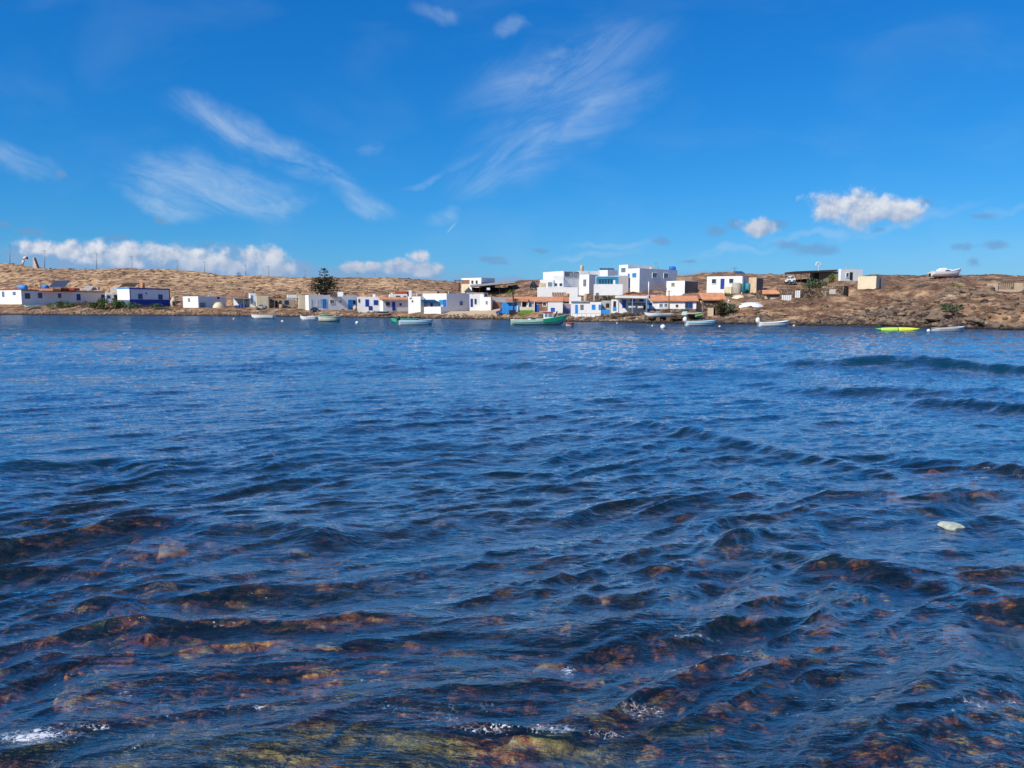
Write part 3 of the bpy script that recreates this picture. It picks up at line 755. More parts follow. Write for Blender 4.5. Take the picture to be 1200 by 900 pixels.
# ---------------------------------------------------------------- houses: rectangular plans standing on the ground
HOUSES = []
class House:
    """Corner C nearest the viewer; the left wall and the right wall run away from it at a right angle."""
    def __init__(s, name, label, cat, xl, xc, xr, yt, yb, r, mat=WHITE, roof=ROOFW, group=None, Y=None, dep=None, parapet=0.28,
                 rootless=None, wallname='wall', sink=1.3, flat=True, rise=0.0, side_r=None):
        gy, gz = ground_at(xc, yb)
        s.Y = Y or gy; s.C = P(xc, yb, s.Y); s.zb = s.C.z; s.zt = P(xc, yt, s.Y).z
        if xc - xl < 1.6 and r < 60: r = min(r, 3 if side_r is None else side_r)
        th = radians(r) - atan(az(xc)); s.th = th
        s.dR = Vector((cos(th), sin(th), 0)); s.dL = Vector((-sin(th), cos(th), 0))
        s.dep = dep
        s.wR = s.along('R', xr) if xr > xc else (dep or 5.0)
        s.wL = s.along('L', xl) if xl < xc else (dep or 5.0)
        C = s.C; R_, L_ = C + s.dR * s.wR, C + s.dL * s.wL; B = R_ + s.dL * s.wL
        s.q = [C, R_, B, L_]
        HOUSES.append(s); s.xs = (min(xl, xc) , max(xr, xc)); s.carve = yt - 0.0
        s.root = rootless or thing(name, (C.x, C.y, s.zb), label, cat, group)
        z0 = s.zb - sink
        mb = MB()
        if flat:
            t = 0.22
            inn = [C + s.dR * t + s.dL * t, R_ - s.dR * t + s.dL * t, B - s.dR * t - s.dL * t, L_ + s.dR * t - s.dL * t]
            for i in range(4):
                j = (i + 1) % 4
                a, b, c, d = s.q[i], s.q[j], inn[j], inn[i]
                mb.face(*( (p.x, p.y, z) for p, z in ((a, z0), (b, z0), (b, s.zt), (a, s.zt))))
                mb.face(*( (p.x, p.y, s.zt) for p in (a, b, c, d)))
                mb.face(*( (p.x, p.y, z) for p, z in ((d, s.zt), (c, s.zt), (c, s.zt - 0.5), (d, s.zt - 0.5))))
            mb.build(wallname, mat, s.root)
            rb = MB(); zr = s.zt - parapet
            rb.hexa([(p.x, p.y, zr - 0.2) for p in inn], [(p.x, p.y, zr) for p in inn]); rb.build('roof', roof, s.root)
        else:
            mb.hexa([(p.x, p.y, z0) for p in s.q], [(p.x, p.y, s.zt) for p in s.q]); mb.build(wallname, mat, s.root)
            ov = 0.35
            e = [C - s.dR * ov - s.dL * ov, R_ + s.dR * ov - s.dL * ov, B + s.dR * ov + s.dL * ov, L_ - s.dR * ov + s.dL * ov]
            zz = [0, 0, rise, rise]
            MB().hexa([(p.x, p.y, s.zt + 0.02 + h) for p, h in zip(e, zz)], [(p.x, p.y, s.zt + 0.17 + h) for p, h in zip(e, zz)]).build('roof', roof, s.root)
    def along(s, side, px):
        d = s.dR if side == 'R' else s.dL
        u = az(px)
        # C + d t on the bearing x = u y
        den = d.x - u * d.y
        if abs(den) < 1e-6: return 5.0
        t = (u * s.C.y - s.C.x) / den
        return t if 0.2 < t < 80 else (s.dep or 5.0)
    def span(s, side, x0, x1, y0, y1):
        d = s.dR if side == 'R' else s.dL
        t0, t1 = s.along2(side, x0), s.along2(side, x1)
        ym = (s.C + d * ((t0 + t1) / 2)).y
        return t0, t1, P(x0, y1, ym).z, P(x0, y0, ym).z
    def along2(s, side, px):
        d = s.dR if side == 'R' else s.dL; u = az(px); den = d.x - u * d.y
        return (u * s.C.y - s.C.x) / den
    def slab(s, mb, side, t0, t1, z0, z1, o0, o1):
        """a plate on a wall, from o0 to o1 outwards"""
        d, n = (s.dR, -s.dL) if side == 'R' else (s.dL, -s.dR)
        if t0 > t1: t0, t1 = t1, t0
        C = s.C
        p = [C + d * t0 + n * o1, C + d * t1 + n * o1, C + d * t1 + n * o0, C + d * t0 + n * o0]
        if side == 'L': p = [p[1], p[0], p[3], p[2]]
        mb.hexa([(q.x, q.y, z0) for q in p], [(q.x, q.y, z1) for q in p]); return mb
    def win(s, side, x0, x1, y0, y1, frame=WHITE, glass=GLASS, shutter=None, bars=1):
        t0, t1, z0, z1 = s.span(side, x0, x1, y0, y1)
        if t0 > t1: t0, t1 = t1, t0
        f = min(0.10, (t1 - t0) * 0.15); mb = MB()
        s.slab(mb, side, t0, t0 + f, z0, z1, 0.0, 0.07); s.slab(mb, side, t1 - f, t1, z0, z1, 0.0, 0.07)
        s.slab(mb, side, t0 + f, t1 - f, z1 - f, z1, 0.0, 0.068); s.slab(mb, side, t0 + f, t1 - f, z0, z0 + f, 0.0, 0.09)
        if t1 - t0 > 0.9 and bars: s.slab(mb, side, (t0 + t1) / 2 - 0.035, (t0 + t1) / 2 + 0.035, z0 + f, z1 - f, 0.0, 0.06)
        w = mb.build('window', frame, s.root)
        s.slab(MB(), side, t0 + f, t1 - f, z0 + f, z1 - f, 0.0, 0.03).build('pane', glass, w)
        return w
    def door(s, side, x0, x1, y0, y1, mat=BLUE):
        t0, t1, z0, z1 = s.span(side, x0, x1, y0, y1)
        if t0 > t1: t0, t1 = t1, t0
        z0 = max(z0, s.zb - 0.1) if z0 < s.zb else z0
        f = 0.08
        mb = MB(); s.slab(mb, side, t0, t0 + f, z0, z1, 0, 0.08); s.slab(mb, side, t1 - f, t1, z0, z1, 0, 0.08); s.slab(mb, side, t0 + f, t1 - f, z1 - f, z1, 0, 0.078)
        d = s.slab(MB(), side, t0 + f, t1 - f, z0, z1 - f, 0, 0.05)
        zz = z0 + 0.25
        while zz < z1 - 0.5:                                         # raised panels
            s.slab(d, side, t0 + f + 0.12, t1 - f - 0.12, zz, zz + 0.5, 0.05, 0.065); zz += 0.62
        o = d.build('door', mat, s.root); mb.build('door_frame', mat, o); return o
    def patch(s, name, side, x0, x1, y0, y1, mat, o1=0.03, o0=0.0):
        t0, t1, z0, z1 = s.span(side, x0, x1, y0, y1)
        return s.slab(MB(), side, t0, t1, z0, z1, o0, o1).build(name, mat, s.root)
    def wall_patch(s, name, side, z0, z1, mat, o1=0.03, e=0.0):
        w = s.wR if side == 'R' else s.wL
        return s.slab(MB(), side, -e, w, z0, z1, 0.0, o1).build(name, mat, s.root)
    def block(s, name, x0, x1, y0, y1, dy, dz, mat, z0=None):
        """a box standing on the roof, dy metres behind the corner"""
        Y = s.Y + dy; a, b = P(x0, y0, Y), P(x1, y1, Y)
        zb = s.zt - 0.35 if z0 is None else z0
        return MB().box(((a.x + b.x) / 2, Y + dz / 2, zb), (abs(b.x - a.x), dz, a.z - zb)).build(name, mat, s.root)
def boxat(x0, x1, y0, y1, Y, d, yaw=0.0, mb=None):
    a, b = P(x0, y0, Y), P(x1, y1, Y)
    return (mb or MB()).box(((a.x + b.x) / 2, Y + d / 2, b.z), (abs(b.x - a.x), d, a.z - b.z), yaw)
def solo(name, mb, mat, label, cat, group=None): return tag(mb.build(name, mat), label, cat, group)
# ---------------------------------------------------------------- the village, from left to right
def tank(name, label, px, py, r_px, len_px, mat, Y, cat='water tank', upright=False, group=None, rim=True, zbase=None):
    c = P(px, py, Y); r = r_px * Y / F; L = len_px * Y / F
    if zbase is not None: c.z = zbase + (0 if upright else r)
    t = thing(name, (c.x, c.y, c.z - (0 if upright else r)), label, cat, group)
    mb = MB()
    if upright:
        z = c.z; mb.tube([(c.x, c.y, z), (c.x, c.y, z + L * 0.04), (c.x, c.y, z + L * 0.9), (c.x, c.y, z + L)], [r * 0.96, r, r, r * 0.8], 16)
        mb.build('tank_shell', mat, t)
        if rim: MB().tube([(c.x, c.y, z + L), (c.x, c.y, z + L * 1.06)], [r * 0.35, r * 0.35], 12).build('lid', mat, t)
    else:
        a, b = c - Vector((L / 2, 0, 0)), c + Vector((L / 2, 0, 0))
        mb.tube([a, a + Vector((L * 0.08, 0, 0)), b - Vector((L * 0.08, 0, 0)), b], [r * 0.8, r, r, r * 0.8], 16); mb.build('tank_shell', mat, t)
        for k in (0.2, 0.8):
            q = a.lerp(b, k); MB().box((q.x, q.y, q.z - r * 1.05), (0.12, r * 1.5, r * 0.4)).build('cradle', METAL, t)
    return t

# A. long low house at the left edge
A = House('long_house', 'long low white house at the left edge with blue windows and terracotta roof edge', 'house', 0.3, 25.7, 124, 339.3, 357, 26, WHITE, ROOFT)
A.win('L', 3.6, 6.2, 341.7, 347.8, BLUE, GLASSB, bars=0); A.win('L', 16.2, 19.4, 342, 345.6, BLUE, GLASSB, bars=0)
A.win('R', 30, 36, 343.6, 350, DBLUE); A.win('R', 45.4, 50.2, 343.2, 349.4, DBLUE); A.win('R', 68.7, 72.6, 344, 349, DBLUE, bars=0)
A.door('R', 90.5, 95, 344.5, 352, DBLUE); A.door('R', 119.3, 123.6, 345.4, 352, DBLUE)
A.patch('plinth', 'L', 0.4, 25.6, 356.2, 360, BEIGE, 0.18)
A.patch('roof_edge', 'L', 0.4, 25.7, 338.5, 339.8, REDROOF, 0.10); A.patch('roof_edge', 'R', 25.8, 62, 339.2, 341.2, TERRA, 0.12); A.patch('roof_edge', 'R', 62.1, 90, 340.0, 341.8, REDROOF, 0.12)
A.patch('roof_edge', 'R', 90.1, 123.8, 341.2, 342.6, GREYR, 0.10)
ZA, YA = A.zt, A.Y
def tilted(name, label, cat, x0, x1, y0, y1, Y, depth, tilt, mat, frame=METAL, n=3, group=None):
    """sheet on a frame: the low edge in front"""
    a, b = P(x0, y1, Y), P(x1, y1, Y); zt = P(x0, y0, Y + depth).z
    t = thing(name, ((a.x + b.x) / 2, Y, a.z), label, cat, group)
    w = (b.x - a.x) / n
    for i in range(n):
        xa, xb = a.x + w * i + 0.03, a.x + w * (i + 1) - 0.03
        MB().hexa([(xa, Y, a.z + 0.2), (xb, Y, a.z + 0.2), (xb, Y + depth, zt), (xa, Y + depth, zt)],
                  [(xa, Y, a.z + 0.26), (xb, Y, a.z + 0.26), (xb, Y + depth, zt + 0.06), (xa, Y + depth, zt + 0.06)]).build('panel', mat, t)
    for xx in (a.x + 0.1, b.x - 0.1):
        f = MB(); f.bar((xx, Y + depth - 0.1, a.z - 0.1), (xx, Y + depth - 0.1, zt), 0.08); f.bar((xx, Y, a.z + 0.16), (xx, Y + depth - 0.1, a.z + 0.0), 0.07)
        f.bar((xx, Y + 0.05, a.z - 0.15), (xx, Y + 0.05, a.z + 0.2), 0.07); f.build('frame', frame, t)
    return t
PANEL = M('solar_panel', (0.05, 0.06, 0.09), 0.2, 0.1, 2.0, 0.0, 0.6)

tank('water_tank', 'blue barrel tank lying nearest the left end of the long white house roof', 26.5, 336.8, 3.4, 9.5, LBLUE, YA + 3, zbase=ZA - 0.28)
tank('water_tank', 'blue barrel tank on the long house roof, between the chairs and the solar panels', 52.5, 335, 3.6, 7, LBLUE, YA + 7, zbase=ZA - 0.28)
tilted('solar_panel', 'dark solar panels tilted on a white frame over the long white house', 'solar panel', 57, 76, 329, 337.2, YA + 8, 3.0, 0.5, PANEL, METAL, 3)
tilted('solar_panel', 'small grey tilted sheet near the right end of the long house roof', 'solar panel', 97, 107, 335.2, 340.5, YA + 14, 1.6, 0.5, GREYR, METAL, 2)
def clutter(name, label, cat, x0, x1, y0, y1, Y, mat, n=5, seed=1, group=None, zb=None):
    """a rack of uprights and rails"""
    a, b = P(x0, y1, Y), P(x1, y0, Y); r = random.Random(seed)
    zb = a.z if zb is None else zb
    t = thing(name, ((a.x + b.x) / 2, Y, zb), label, cat, group); m = MB(); rl = MB()
    for i in range(n):
        x = a.x + (b.x - a.x) * i / (n - 1); MB().bar((x, Y + r.random(), zb), (x, Y + r.random(), b.z - r.random() * 0.3), 0.1).build('upright', mat, t)
    for z in (0.35, 0.75, 1.0): MB().bar((a.x, Y + 0.1, zb + (b.z - zb) * z * 0.95), (b.x, Y + 0.1, zb + (b.z - zb) * z * 0.95), 0.12).build('rail', mat, t)
    return t
clutter('roof_rack', 'dark red wooden rack standing on the long white house roof', 'rack', 33, 47, 330.5, 338, YA + 5, BRICK, 7, 2, zb=ZA - 0.3)
solo('roof_slab', boxat(37, 62, 338.2, 340.6, YA + 4, 3.5), TERRA, 'bright terracotta slab lying along the long white house roof', 'slab')
solo('roof_slab', boxat(71, 87, 337.6, 340.3, YA + 9, 3), REDROOF, 'dark red slab on the long white house roof right of the panels', 'slab')
solo('air_unit', boxat(106.5, 115, 336, 340, YA + 16, 1.2), ROOFW, 'pale boxy unit on the right part of the long house roof', 'air unit')
# wing between the two houses
W1 = House('garage_wing', 'low white garage wing between the long house and the blue trimmed house', 'garage', 124, 124.3, 139, 344.2, 355, 40, WHITE, ROOFT, dep=4)
W1.patch('garage_opening', 'R', 134, 138.6, 345.5, 353, DARK, 0.03); W1.win('R', 126, 129.5, 346, 349.5, DBLUE, bars=0)
solo('water_tank', boxat(129, 138, 336.5, 342.5, W1.Y + 6, 1.6), M('tank_grey', (0.55, 0.52, 0.48)), 'pale square tank behind the garage wing roof', 'tank')
# B. blue trimmed house
B_ = House('trimmed_house', 'white house with cobalt blue lower band, cornice and two dark windows', 'house', 138.2, 152.6, 199.8, 337.2, 359.5, 36, WHITE, ROOFT)
zbB = B_.zb
B_.wall_patch('lower_band', 'R', zbB - 0.5, P(152.6, 350.8, B_.Y).z, DBLUE, 0.05, 0.05); B_.wall_patch('lower_band', 'L', zbB - 0.5, P(152.6, 351.5, B_.Y).z, M('grey_blue_shade', (0.12, 0.16, 0.22)), 0.045)  # left band paints the shade at the wall foot in grey blue
B_.wall_patch('cornice', 'R', B_.zt - 0.32, B_.zt + 0.03, DBLUE, 0.10, 0.1); B_.wall_patch('cornice', 'L', B_.zt - 0.22, B_.zt + 0.028, LBLUE, 0.09)
B_.patch('corner_strip', 'R', 152.6, 153.6, 339, 350.7, DBLUE, 0.06); B_.patch('corner_strip', 'R', 198.9, 199.8, 339, 350.7, DBLUE, 0.06)
B_.win('R', 162.4, 167.6, 344.3, 350.4, BLUE); B_.win('R', 186, 191, 345, 350.9, BLUE); B_.patch('vent', 'R', 171.3, 172.8, 342.8, 344.6, DARK)
tilted('roof_sheet', 'dark brown sloping roof sheet behind the blue trimmed house corner', 'roof sheet', 140, 158, 332, 336.8, B_.Y + 7, 2.5, 0.5, DWOOD, DWOOD, 4)
tank('chimney_tank', 'terracotta red round chimney standing on the blue trimmed house', 167.3, 337.5, 2.3, 6.2, TERRA, B_.Y + 4, 'chimney', True)
# C. oven dome
Yo, zo = ground_at(203.5, 358.5)
oc = P(203.5, 358.5, Yo); ov = thing('stone_oven', oc, 'small domed cream stone oven at the right end of the blue trimmed house', 'oven')
MB().blobby((oc.x, oc.y, oc.z + 0.7), (0.8, 0.8, 1.5), 4, 2, 0.10).build('dome', BEIGE, ov)
MB().box((oc.x + 0.35, oc.y - 0.72, oc.z + 0.1), (0.55, 0.3, 1.1)).build('opening', DARK, ov)
# D. white shed
D_ = House('white_shed', 'plain white flat shed with a cream upturned boat against its wall', 'shed', 214.6, 232.6, 265, 347.2, 360.5, 44, WHITE, ROOFW)
D_.win('L', 221, 222.8, 349.5, 353.6, METAL, GLASSB, bars=0); D_.win('R', 255, 257.4, 347.9, 350.6, DBLUE, bars=0)
D_.patch('painted_shade', 'R', 234, 241, 354.5, 360.4, M('wall_shade_grey', (0.30, 0.30, 0.33), 0.95, 0.3, 3.0), 0.012)  # shade on the shed wall, painted on as a grey patch
# E. carport
def canopy(name, label, x0, x1, y0, y1, yb, d, mat, posts, pm=METAL, cat='canopy', lift=0.0, thick=0.14, Y=None, back=None):
    Y = Y or ground_at((x0 + x1) / 2, yb)[0]
    a, b = P(x0, y0, Y), P(x1, y1, Y); zb = P(x0, yb, Y).z - 0.6
    t = thing(name, ((a.x + b.x) / 2, Y, zb + 0.6), label, cat)
    MB().hexa([(a.x, Y, a.z - thick), (b.x, Y, b.z - thick), (b.x, Y + d, b.z - thick + lift), (a.x, Y + d, a.z - thick + lift)],
              [(a.x, Y, a.z), (b.x, Y, b.z), (b.x, Y + d, b.z + lift), (a.x, Y + d, a.z + lift)]).build('canopy_roof', mat, t)
    for px in posts:
        q = P(px, y0, Y + 0.15)
        MB().bar((q.x, Y + 0.15, zb), (q.x, Y + 0.15, min(a.z, b.z) - thick), 0.13).build('post', pm, t)
    for px in (posts[0], posts[-1]):
        q = P(px, y0, Y + 0.15)
        MB().bar((q.x, Y + d - 0.2, zb), (q.x, Y + d - 0.2, min(a.z, b.z) - thick + min(lift, 0)), 0.13).build('post', pm, t)
    if back: MB().box(((a.x + b.x) / 2, Y + d + 0.1, zb), (b.x - a.x - 0.1, 0.2, a.z - zb - thick)).build('back_wall', back, t)
    return t
canopy('carport', 'grey roofed carport on thin posts beside the plain white shed', 265.5, 293, 348.4, 349.4, 361, 4.5, GREYR, [272, 285.5, 292], back=WHITE)
Yc = ground_at(280, 361)[0]
for i, x in enumerate((276.5, 279.8, 283.2, 286.5)):
    q = P(x, 361.3, Yc + 0.8)
    solo('blue_barrel', MB().tube([(q.x, q.y, q.z), (q.x, q.y, q.z + 0.75)], [0.31, 0.31], 12), DBLUE, ('leftmost', 'second from the left', 'third from the left', 'rightmost')[i] + ' of the dark blue barrels under the grey carport', 'barrel', 'blue barrels under the grey carport')
tilted('roof_junk', 'brownish boards leaning in a heap over the grey carport', 'boards', 270, 287, 342.5, 348.6, Yc + 5.5, 1.5, 0.5, BRICK, WOOD, 5)
# F. cream houses with pergola
F0 = House('cream_tower', 'narrow white tower with a blue strip door right of the grey carport', 'house', 292, 293.2, 300, 343.6, 360, 14, WHITE, ROOFW, dep=2.5)
F0.door('R', 294.6, 296.4, 346, 355.5, LBLUE)
F1 = House('cream_house', 'low cream walled house with a buggy parked in front', 'house', 300, 301, 314.8, 346.6, 361.5, 16, CREAM, ROOFT, dep=6)
F2 = House('pergola_house', 'low beige house behind a cluttered wooden pergola', 'house', 314.9, 315.3, 346, 350.4, 361, 16, BEIGE, ROOFT, dep=6, Y=F1.Y + 2.4)
F2.win('R', 317.2, 321, 351.4, 354, DBLUE, bars=0); F2.patch('doorway', 'R', 322.6, 325.2, 352, 360, DARK); F2.win('R', 327, 330, 352, 355.5, WOOD, bars=0); F2.win('R', 333.6, 338.2, 352, 356.5, DBLUE)
canopy('pergola', 'brown board pergola roof on rough posts before the beige house', 314, 346.5, 348.2, 349.3, 362.5, 2.6, DWOOD, [315.4, 321.8, 333, 345], WOOD, 'pergola', Y=F1.Y - 0.4)
F3 = House('back_house', 'small white block rising behind the wooden pergola', 'house', 336.5, 337, 348.5, 345.4, 352, 16, WHITE, ROOFW, dep=4)
F4 = House('cream_annexe', 'cream annexe wall between the pergola and the long blue doored house', 'house', 349.5, 350, 358, 346, 361.5, 16, CREAM, ROOFW, dep=5)
YF = F1.Y - 1.2
qb = P(329.6, 363, YF); solo('rusty_tank', MB().tube([(qb.x, qb.y, qb.z - 0.2), (qb.x, qb.y, qb.z + 1.35)], [0.5, 0.46], 14), TAN, 'tan upright drum standing beneath the wooden pergola', 'drum')
def car(name, label, px0, px1, yb, Y, body, facing=1, h=1.45, cat='car', yaw=0.0):
    a, b = P(px0, yb, Y), P(px1, yb, Y); L = b.x - a.x; z = a.z; cx = (a.x + b.x) / 2
    t = thing(name, (cx, Y, z), label, cat); W = 1.65
    prof_ = [(0.0, .32), (0.02, .62), (.12, .72), (.27, .76), (.40, 1.16), (.50, 1.30), (.68, 1.30), (.84, 1.02), (.93, .92), (.985, .78), (1.0, .34)]
    def X_(u): return cx + facing * (0.5 - u) * L
    def ring(mb, pts, y0, y1, inset=0.0):
        n = len(pts); o = len(mb.v)
        for y in (y0, y1):
            for u, zz in pts: mb.v.append((X_(u), y, z + zz * h / 1.45))
        mb.f.append(tuple(o + i for i in range(n))); mb.f.append(tuple(o + n + i for i in reversed(range(n)))); mb.sm += [False, False]
        for i in range(n):
            j = (i + 1) % n; mb.f.append((o + i, o + j, o + n + j, o + n + i)); mb.sm.append(False)
    mb = MB(); ring(mb, [(.0, .30), (.02, .62), (.12, .72), (.27, .78), (.93, .90), (.985, .76), (1, .30)], Y, Y + W)
    ring(mb, [(.27, .77), (.41, 1.18), (.50, 1.32), (.68, 1.32), (.85, 1.04), (.92, .88)], Y + 0.12, Y + W - 0.12); mb.build('body', body, t)
    g = MB()
    for p in ([(.34, .82), (.43, 1.14), (.54, 1.24), (.54, .84)], [(.56, .84), (.56, 1.24), (.67, 1.24), (.78, 1.06), (.80, .88)]):
        o = len(g.v)
        for u, zz in p: g.v.append((X_(u), Y + 0.11, z + zz * h / 1.45))
        g.f.append((o, o + 1, o + 2, o + 3) if len(p) == 4 else tuple(range(o, o + 5))); g.sm.append(False)
    g.build('side_window', GLASS, t)
    ws = MB(); ws.face(*[(X_(u), y, z + zz * h / 1.45) for u, zz, y in ((.275, .81, Y + .2), (.275, .81, Y + W - .2), (.405, 1.17, Y + W - .25), (.405, 1.17, Y + .25))]); ws.build('windscreen', GLASSB, t)
    for u in (.19, .81):
        for yy in (Y - 0.02, Y + W - 0.16):
            w = MB().tube([(X_(u), yy, z + 0.31), (X_(u), yy + 0.18, z + 0.31)], [0.31, 0.31], 14).build('wheel', BLACKP, t)
            MB().tube([(X_(u), yy - 0.012, z + 0.31), (X_(u), yy + 0.02, z + 0.31)], [0.19, 0.19], 10).build('rim', METAL, w)
    for yy in (Y + .12, Y + W - .42): MB().box((X_(0.035), yy + .15, z + .52), (0.12 , .3, .16)).build('headlight', WPAINT, t)
    return t
car('parked_car', 'small pale grey car parked before the cream walled house', 298.5, 311, 362, F1.Y - 2.4, M('car_grey', (0.38, 0.40, 0.40), 0.35), -1, 1.2)
car('parked_car', 'dark car parked at the left corner of the long blue doored white house', 363.5, 374.5, 366.2, ground_at(369, 366.4)[0], M('car_dark', (0.03, 0.035, 0.05), 0.3), 1, 1.35)
# H. long white house with blue doors
H_ = House('blue_door_house', 'long white house with two bright blue doors right under the conifer', 'house', 358, 362, 418.8, 345.6, 363.3, 20, WHITE, ROOFW)
H_.door('R', 378, 382.4, 350.4, 361.2, LBLUE); H_.win('R', 386.6, 392, 350.8, 356.2, WHITE); H_.win('R', 397.9, 400.4, 351.7, 355.2, WHITE, bars=0)
H_.door('R', 408, 412.8, 351.2, 362.4, LBLUE); H_.win('R', 413.2, 417.2, 351.5, 357, LBLUE)
for x0 in (364, 371.5, 374.6): H_.patch('niche', 'R', x0, x0 + 2.0, 350.5, 359.8, M('pale_niche', (0.66, 0.66, 0.68)), 0.04)
H_.block('chimney', 395.5, 402, 342, 346, 2, 1.4, WHITE); H_.block('roof_step', 384, 395, 344.4, 346, 3, 3, M('roof_dark', (0.09, 0.07, 0.06)))
canopy('roof_pergola', 'dark brown pergola frame on the roof in front of the conifer', 374, 394, 342.2, 342.8, 346, 3, DWOOD, [375, 384, 393], DWOOD, 'pergola', Y=H_.Y + 5)
solo('stone_cairn', MB().blobby((P(416, 363, H_.Y - 1.5).x, H_.Y - 1.5, P(416, 363, H_.Y - 1.5).z + 0.3), (0.55, 0.45, 0.7), 3, 1, 0.3), BEIGE, 'heap of tan stones against the right end of the blue doored house', 'stones')
# I. second house with patio wall
I_ = House('patio_house', 'low white house with a blue door and square blue window above a patio wall', 'house', 418.9, 419.6, 445.2, 347.8, 364, 20, WHITE, ROOFW, dep=6, Y=H_.Y + 1.5)
I_.door('R', 428.2, 432.3, 350.8, 359.4, DBLUE); I_.win('R', 438, 443.2, 351.7, 357.2, DBLUE, DBLUE); I_.win('R', 420, 422, 350.4, 354.5, WOOD, bars=0)
I_.block('chimney', 436.6, 440, 345, 348, 1.5, 1, WHITE)
PW = House('patio_wall', 'white patio wall with a small blue gate before the low house', 'wall', 420, 420.4, 447, 359.6, 366, 18, WHITE, WHITE, dep=0.35, parapet=0.02, Y=I_.Y - 3)
PW.door('R', 432, 436.4, 358.6, 363.6, DBLUE)
# J. terracotta roof
J_ = House('terracotta_house', 'low white house with a terracotta lean-to roof, dark window and blue door', 'house', 445.2, 449, 478.2, 351.8, 364.8, 24, WHITE, TERRA, flat=False, rise=0.55)
J_.win('R', 452, 456.8, 353.8, 358.2, WOOD); J_.door('R', 459.6, 463, 353.6, 363.8, DBLUE); J_.win('R', 468.3, 470.6, 355.4, 358.2, DBLUE, bars=0)
J2 = House('upper_house', 'white upper storey with two windows above the terracotta lean-to', 'house', 455.8, 457, 477.6, 344.6, 352.5, 22, WHITE, REDROOF, dep=5, Y=J_.Y + 7, sink=3)
J2.win('R', 463.8, 469, 346.4, 350.8, WOOD); J2.win('R', 473, 476, 346.5, 351, WOOD, GLASSB)
J2.block('roof_hood', 464, 477, 341.6, 345, 1, 4, REDROOF); J2.block('chimney', 458, 460, 343.4, 345, .5, .6, WHITE)
K_ = House('white_block', 'blank white block with one tiny window between the terracotta and awning houses', 'house', 478.4, 493, 497, 347.4, 365.3, 62, WHITE, ROOFW)
K_.win('L', 482.6, 484.4, 352, 354, WOOD, bars=0); K_.block('chimney', 479, 482.4, 340.2, 348, 0.6, 1.0, WHITE)
# L. awning house
L_ = House('awning_house', 'large white house with a sky blue awning on its left face and blue corner door', 'house', 495.5, 523.4, 550.3, 343.8, 364.6, 44, WHITE, ROOFW)
L_.win('R', 538.8, 542.2, 353, 357.8, BLUE, GLASSB, bars=0); L_.patch('vent', 'R', 528, 530, 346.6, 347.8, WPAINT)
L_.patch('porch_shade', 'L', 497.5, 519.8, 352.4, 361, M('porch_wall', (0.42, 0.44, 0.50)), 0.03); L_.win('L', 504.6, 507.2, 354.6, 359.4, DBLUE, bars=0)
L_.door('L', 519.8, 523.2, 351, 363.9, BLUE); L_.patch('blue_panel', 'L', 515, 519.6, 351.4, 357, TEALP, 0.06)
a0, a1, za, zb_ = L_.span('L', 496.5, 516, 351.4, 355.2)
aw = MB(); n_ = -L_.dR; C_ = L_.C
for k in range(8):
    ta, tb = a1 + (a0 - a1) * k / 8, a1 + (a0 - a1) * (k + 0.94) / 8
    p_ = [C_ + L_.dL * ta, C_ + L_.dL * tb]
    aw.hexa([(p_[1].x + n_.x * 1.6, p_[1].y + n_.y * 1.6, zb_), (p_[0].x + n_.x * 1.6, p_[0].y + n_.y * 1.6, zb_), (p_[0].x, p_[0].y, za), (p_[1].x, p_[1].y, za)],
            [(p_[1].x + n_.x * 1.6, p_[1].y + n_.y * 1.6, zb_ + .06), (p_[0].x + n_.x * 1.6, p_[0].y + n_.y * 1.6, zb_ + .06), (p_[0].x, p_[0].y, za + .06), (p_[1].x, p_[1].y, za + .06)])
aw.build('awning', LBLUE, L_.root)
PT = House('terrace_wall', 'white terrace parapet below the sky blue awning', 'wall', 496.8, 516.6, 523, 359.6, 366.4, 62, WHITE, ROOFT, Y=L_.Y - 3.2, parapet=0.4)
solo('roof_slab', boxat(487, 512, 341.2, 344.6, L_.Y + 9, 6), ROOFT, 'tan roof slab rising behind the awning house', 'roof slab')
# M
M_ = House('small_door_house', 'white house with a narrow blue door and dark window right of the awning house', 'house', 550.4, 550.8, 562.5, 345.4, 363.6, 16, WHITE, ROOFT, dep=6)
M_.door('R', 551.4, 554, 350, 359.6, DBLUE); M_.win('R', 556, 558.4, 350.2, 356.2, WOOD, bars=0)
M2 = House('rear_house', 'small white house with tan roof edge behind the narrow blue door', 'house', 547, 566.8, 572, 343, 350, 66, WHITE, ROOFT, Y=M_.Y + 9, sink=3)
M2.win('R', 568.6, 570.4, 344, 347.2, WOOD, bars=0); M2.wall_patch('roof_edge', 'L', M2.zt - 0.2, M2.zt + 0.02, ROOFT, 0.12)
PM = House('low_wall', 'low white wall stepping down beside the small white house', 'wall', 557, 557.3, 563, 357.8, 363.2, 12, WHITE, WHITE, dep=1.5, Y=M_.Y - 1.3)
N_ = House('gable_house', 'tiny white house with one small window beside the grey garage', 'house', 562.4, 575.2, 577, 348.2, 363.4, 74, WHITE, ROOFW)
N_.win('L', 569, 571.6, 352.6, 356.6, CREAM, GLASSB, bars=0)
O_ = House('grey_garage', 'long grey walled garage with a dark brown open front', 'garage', 575.2, 575.8, 601, 348.3, 361.5, 10, M('grey_plaster', (0.42, 0.41, 0.42), 0.9, 0.12, 0.8, dirt=0.3), ROOFW, dep=7, Y=N_.Y + 1.5)
O_.patch('garage_opening', 'R', 576, 588.5, 354, 362, BRICK, 0.03)
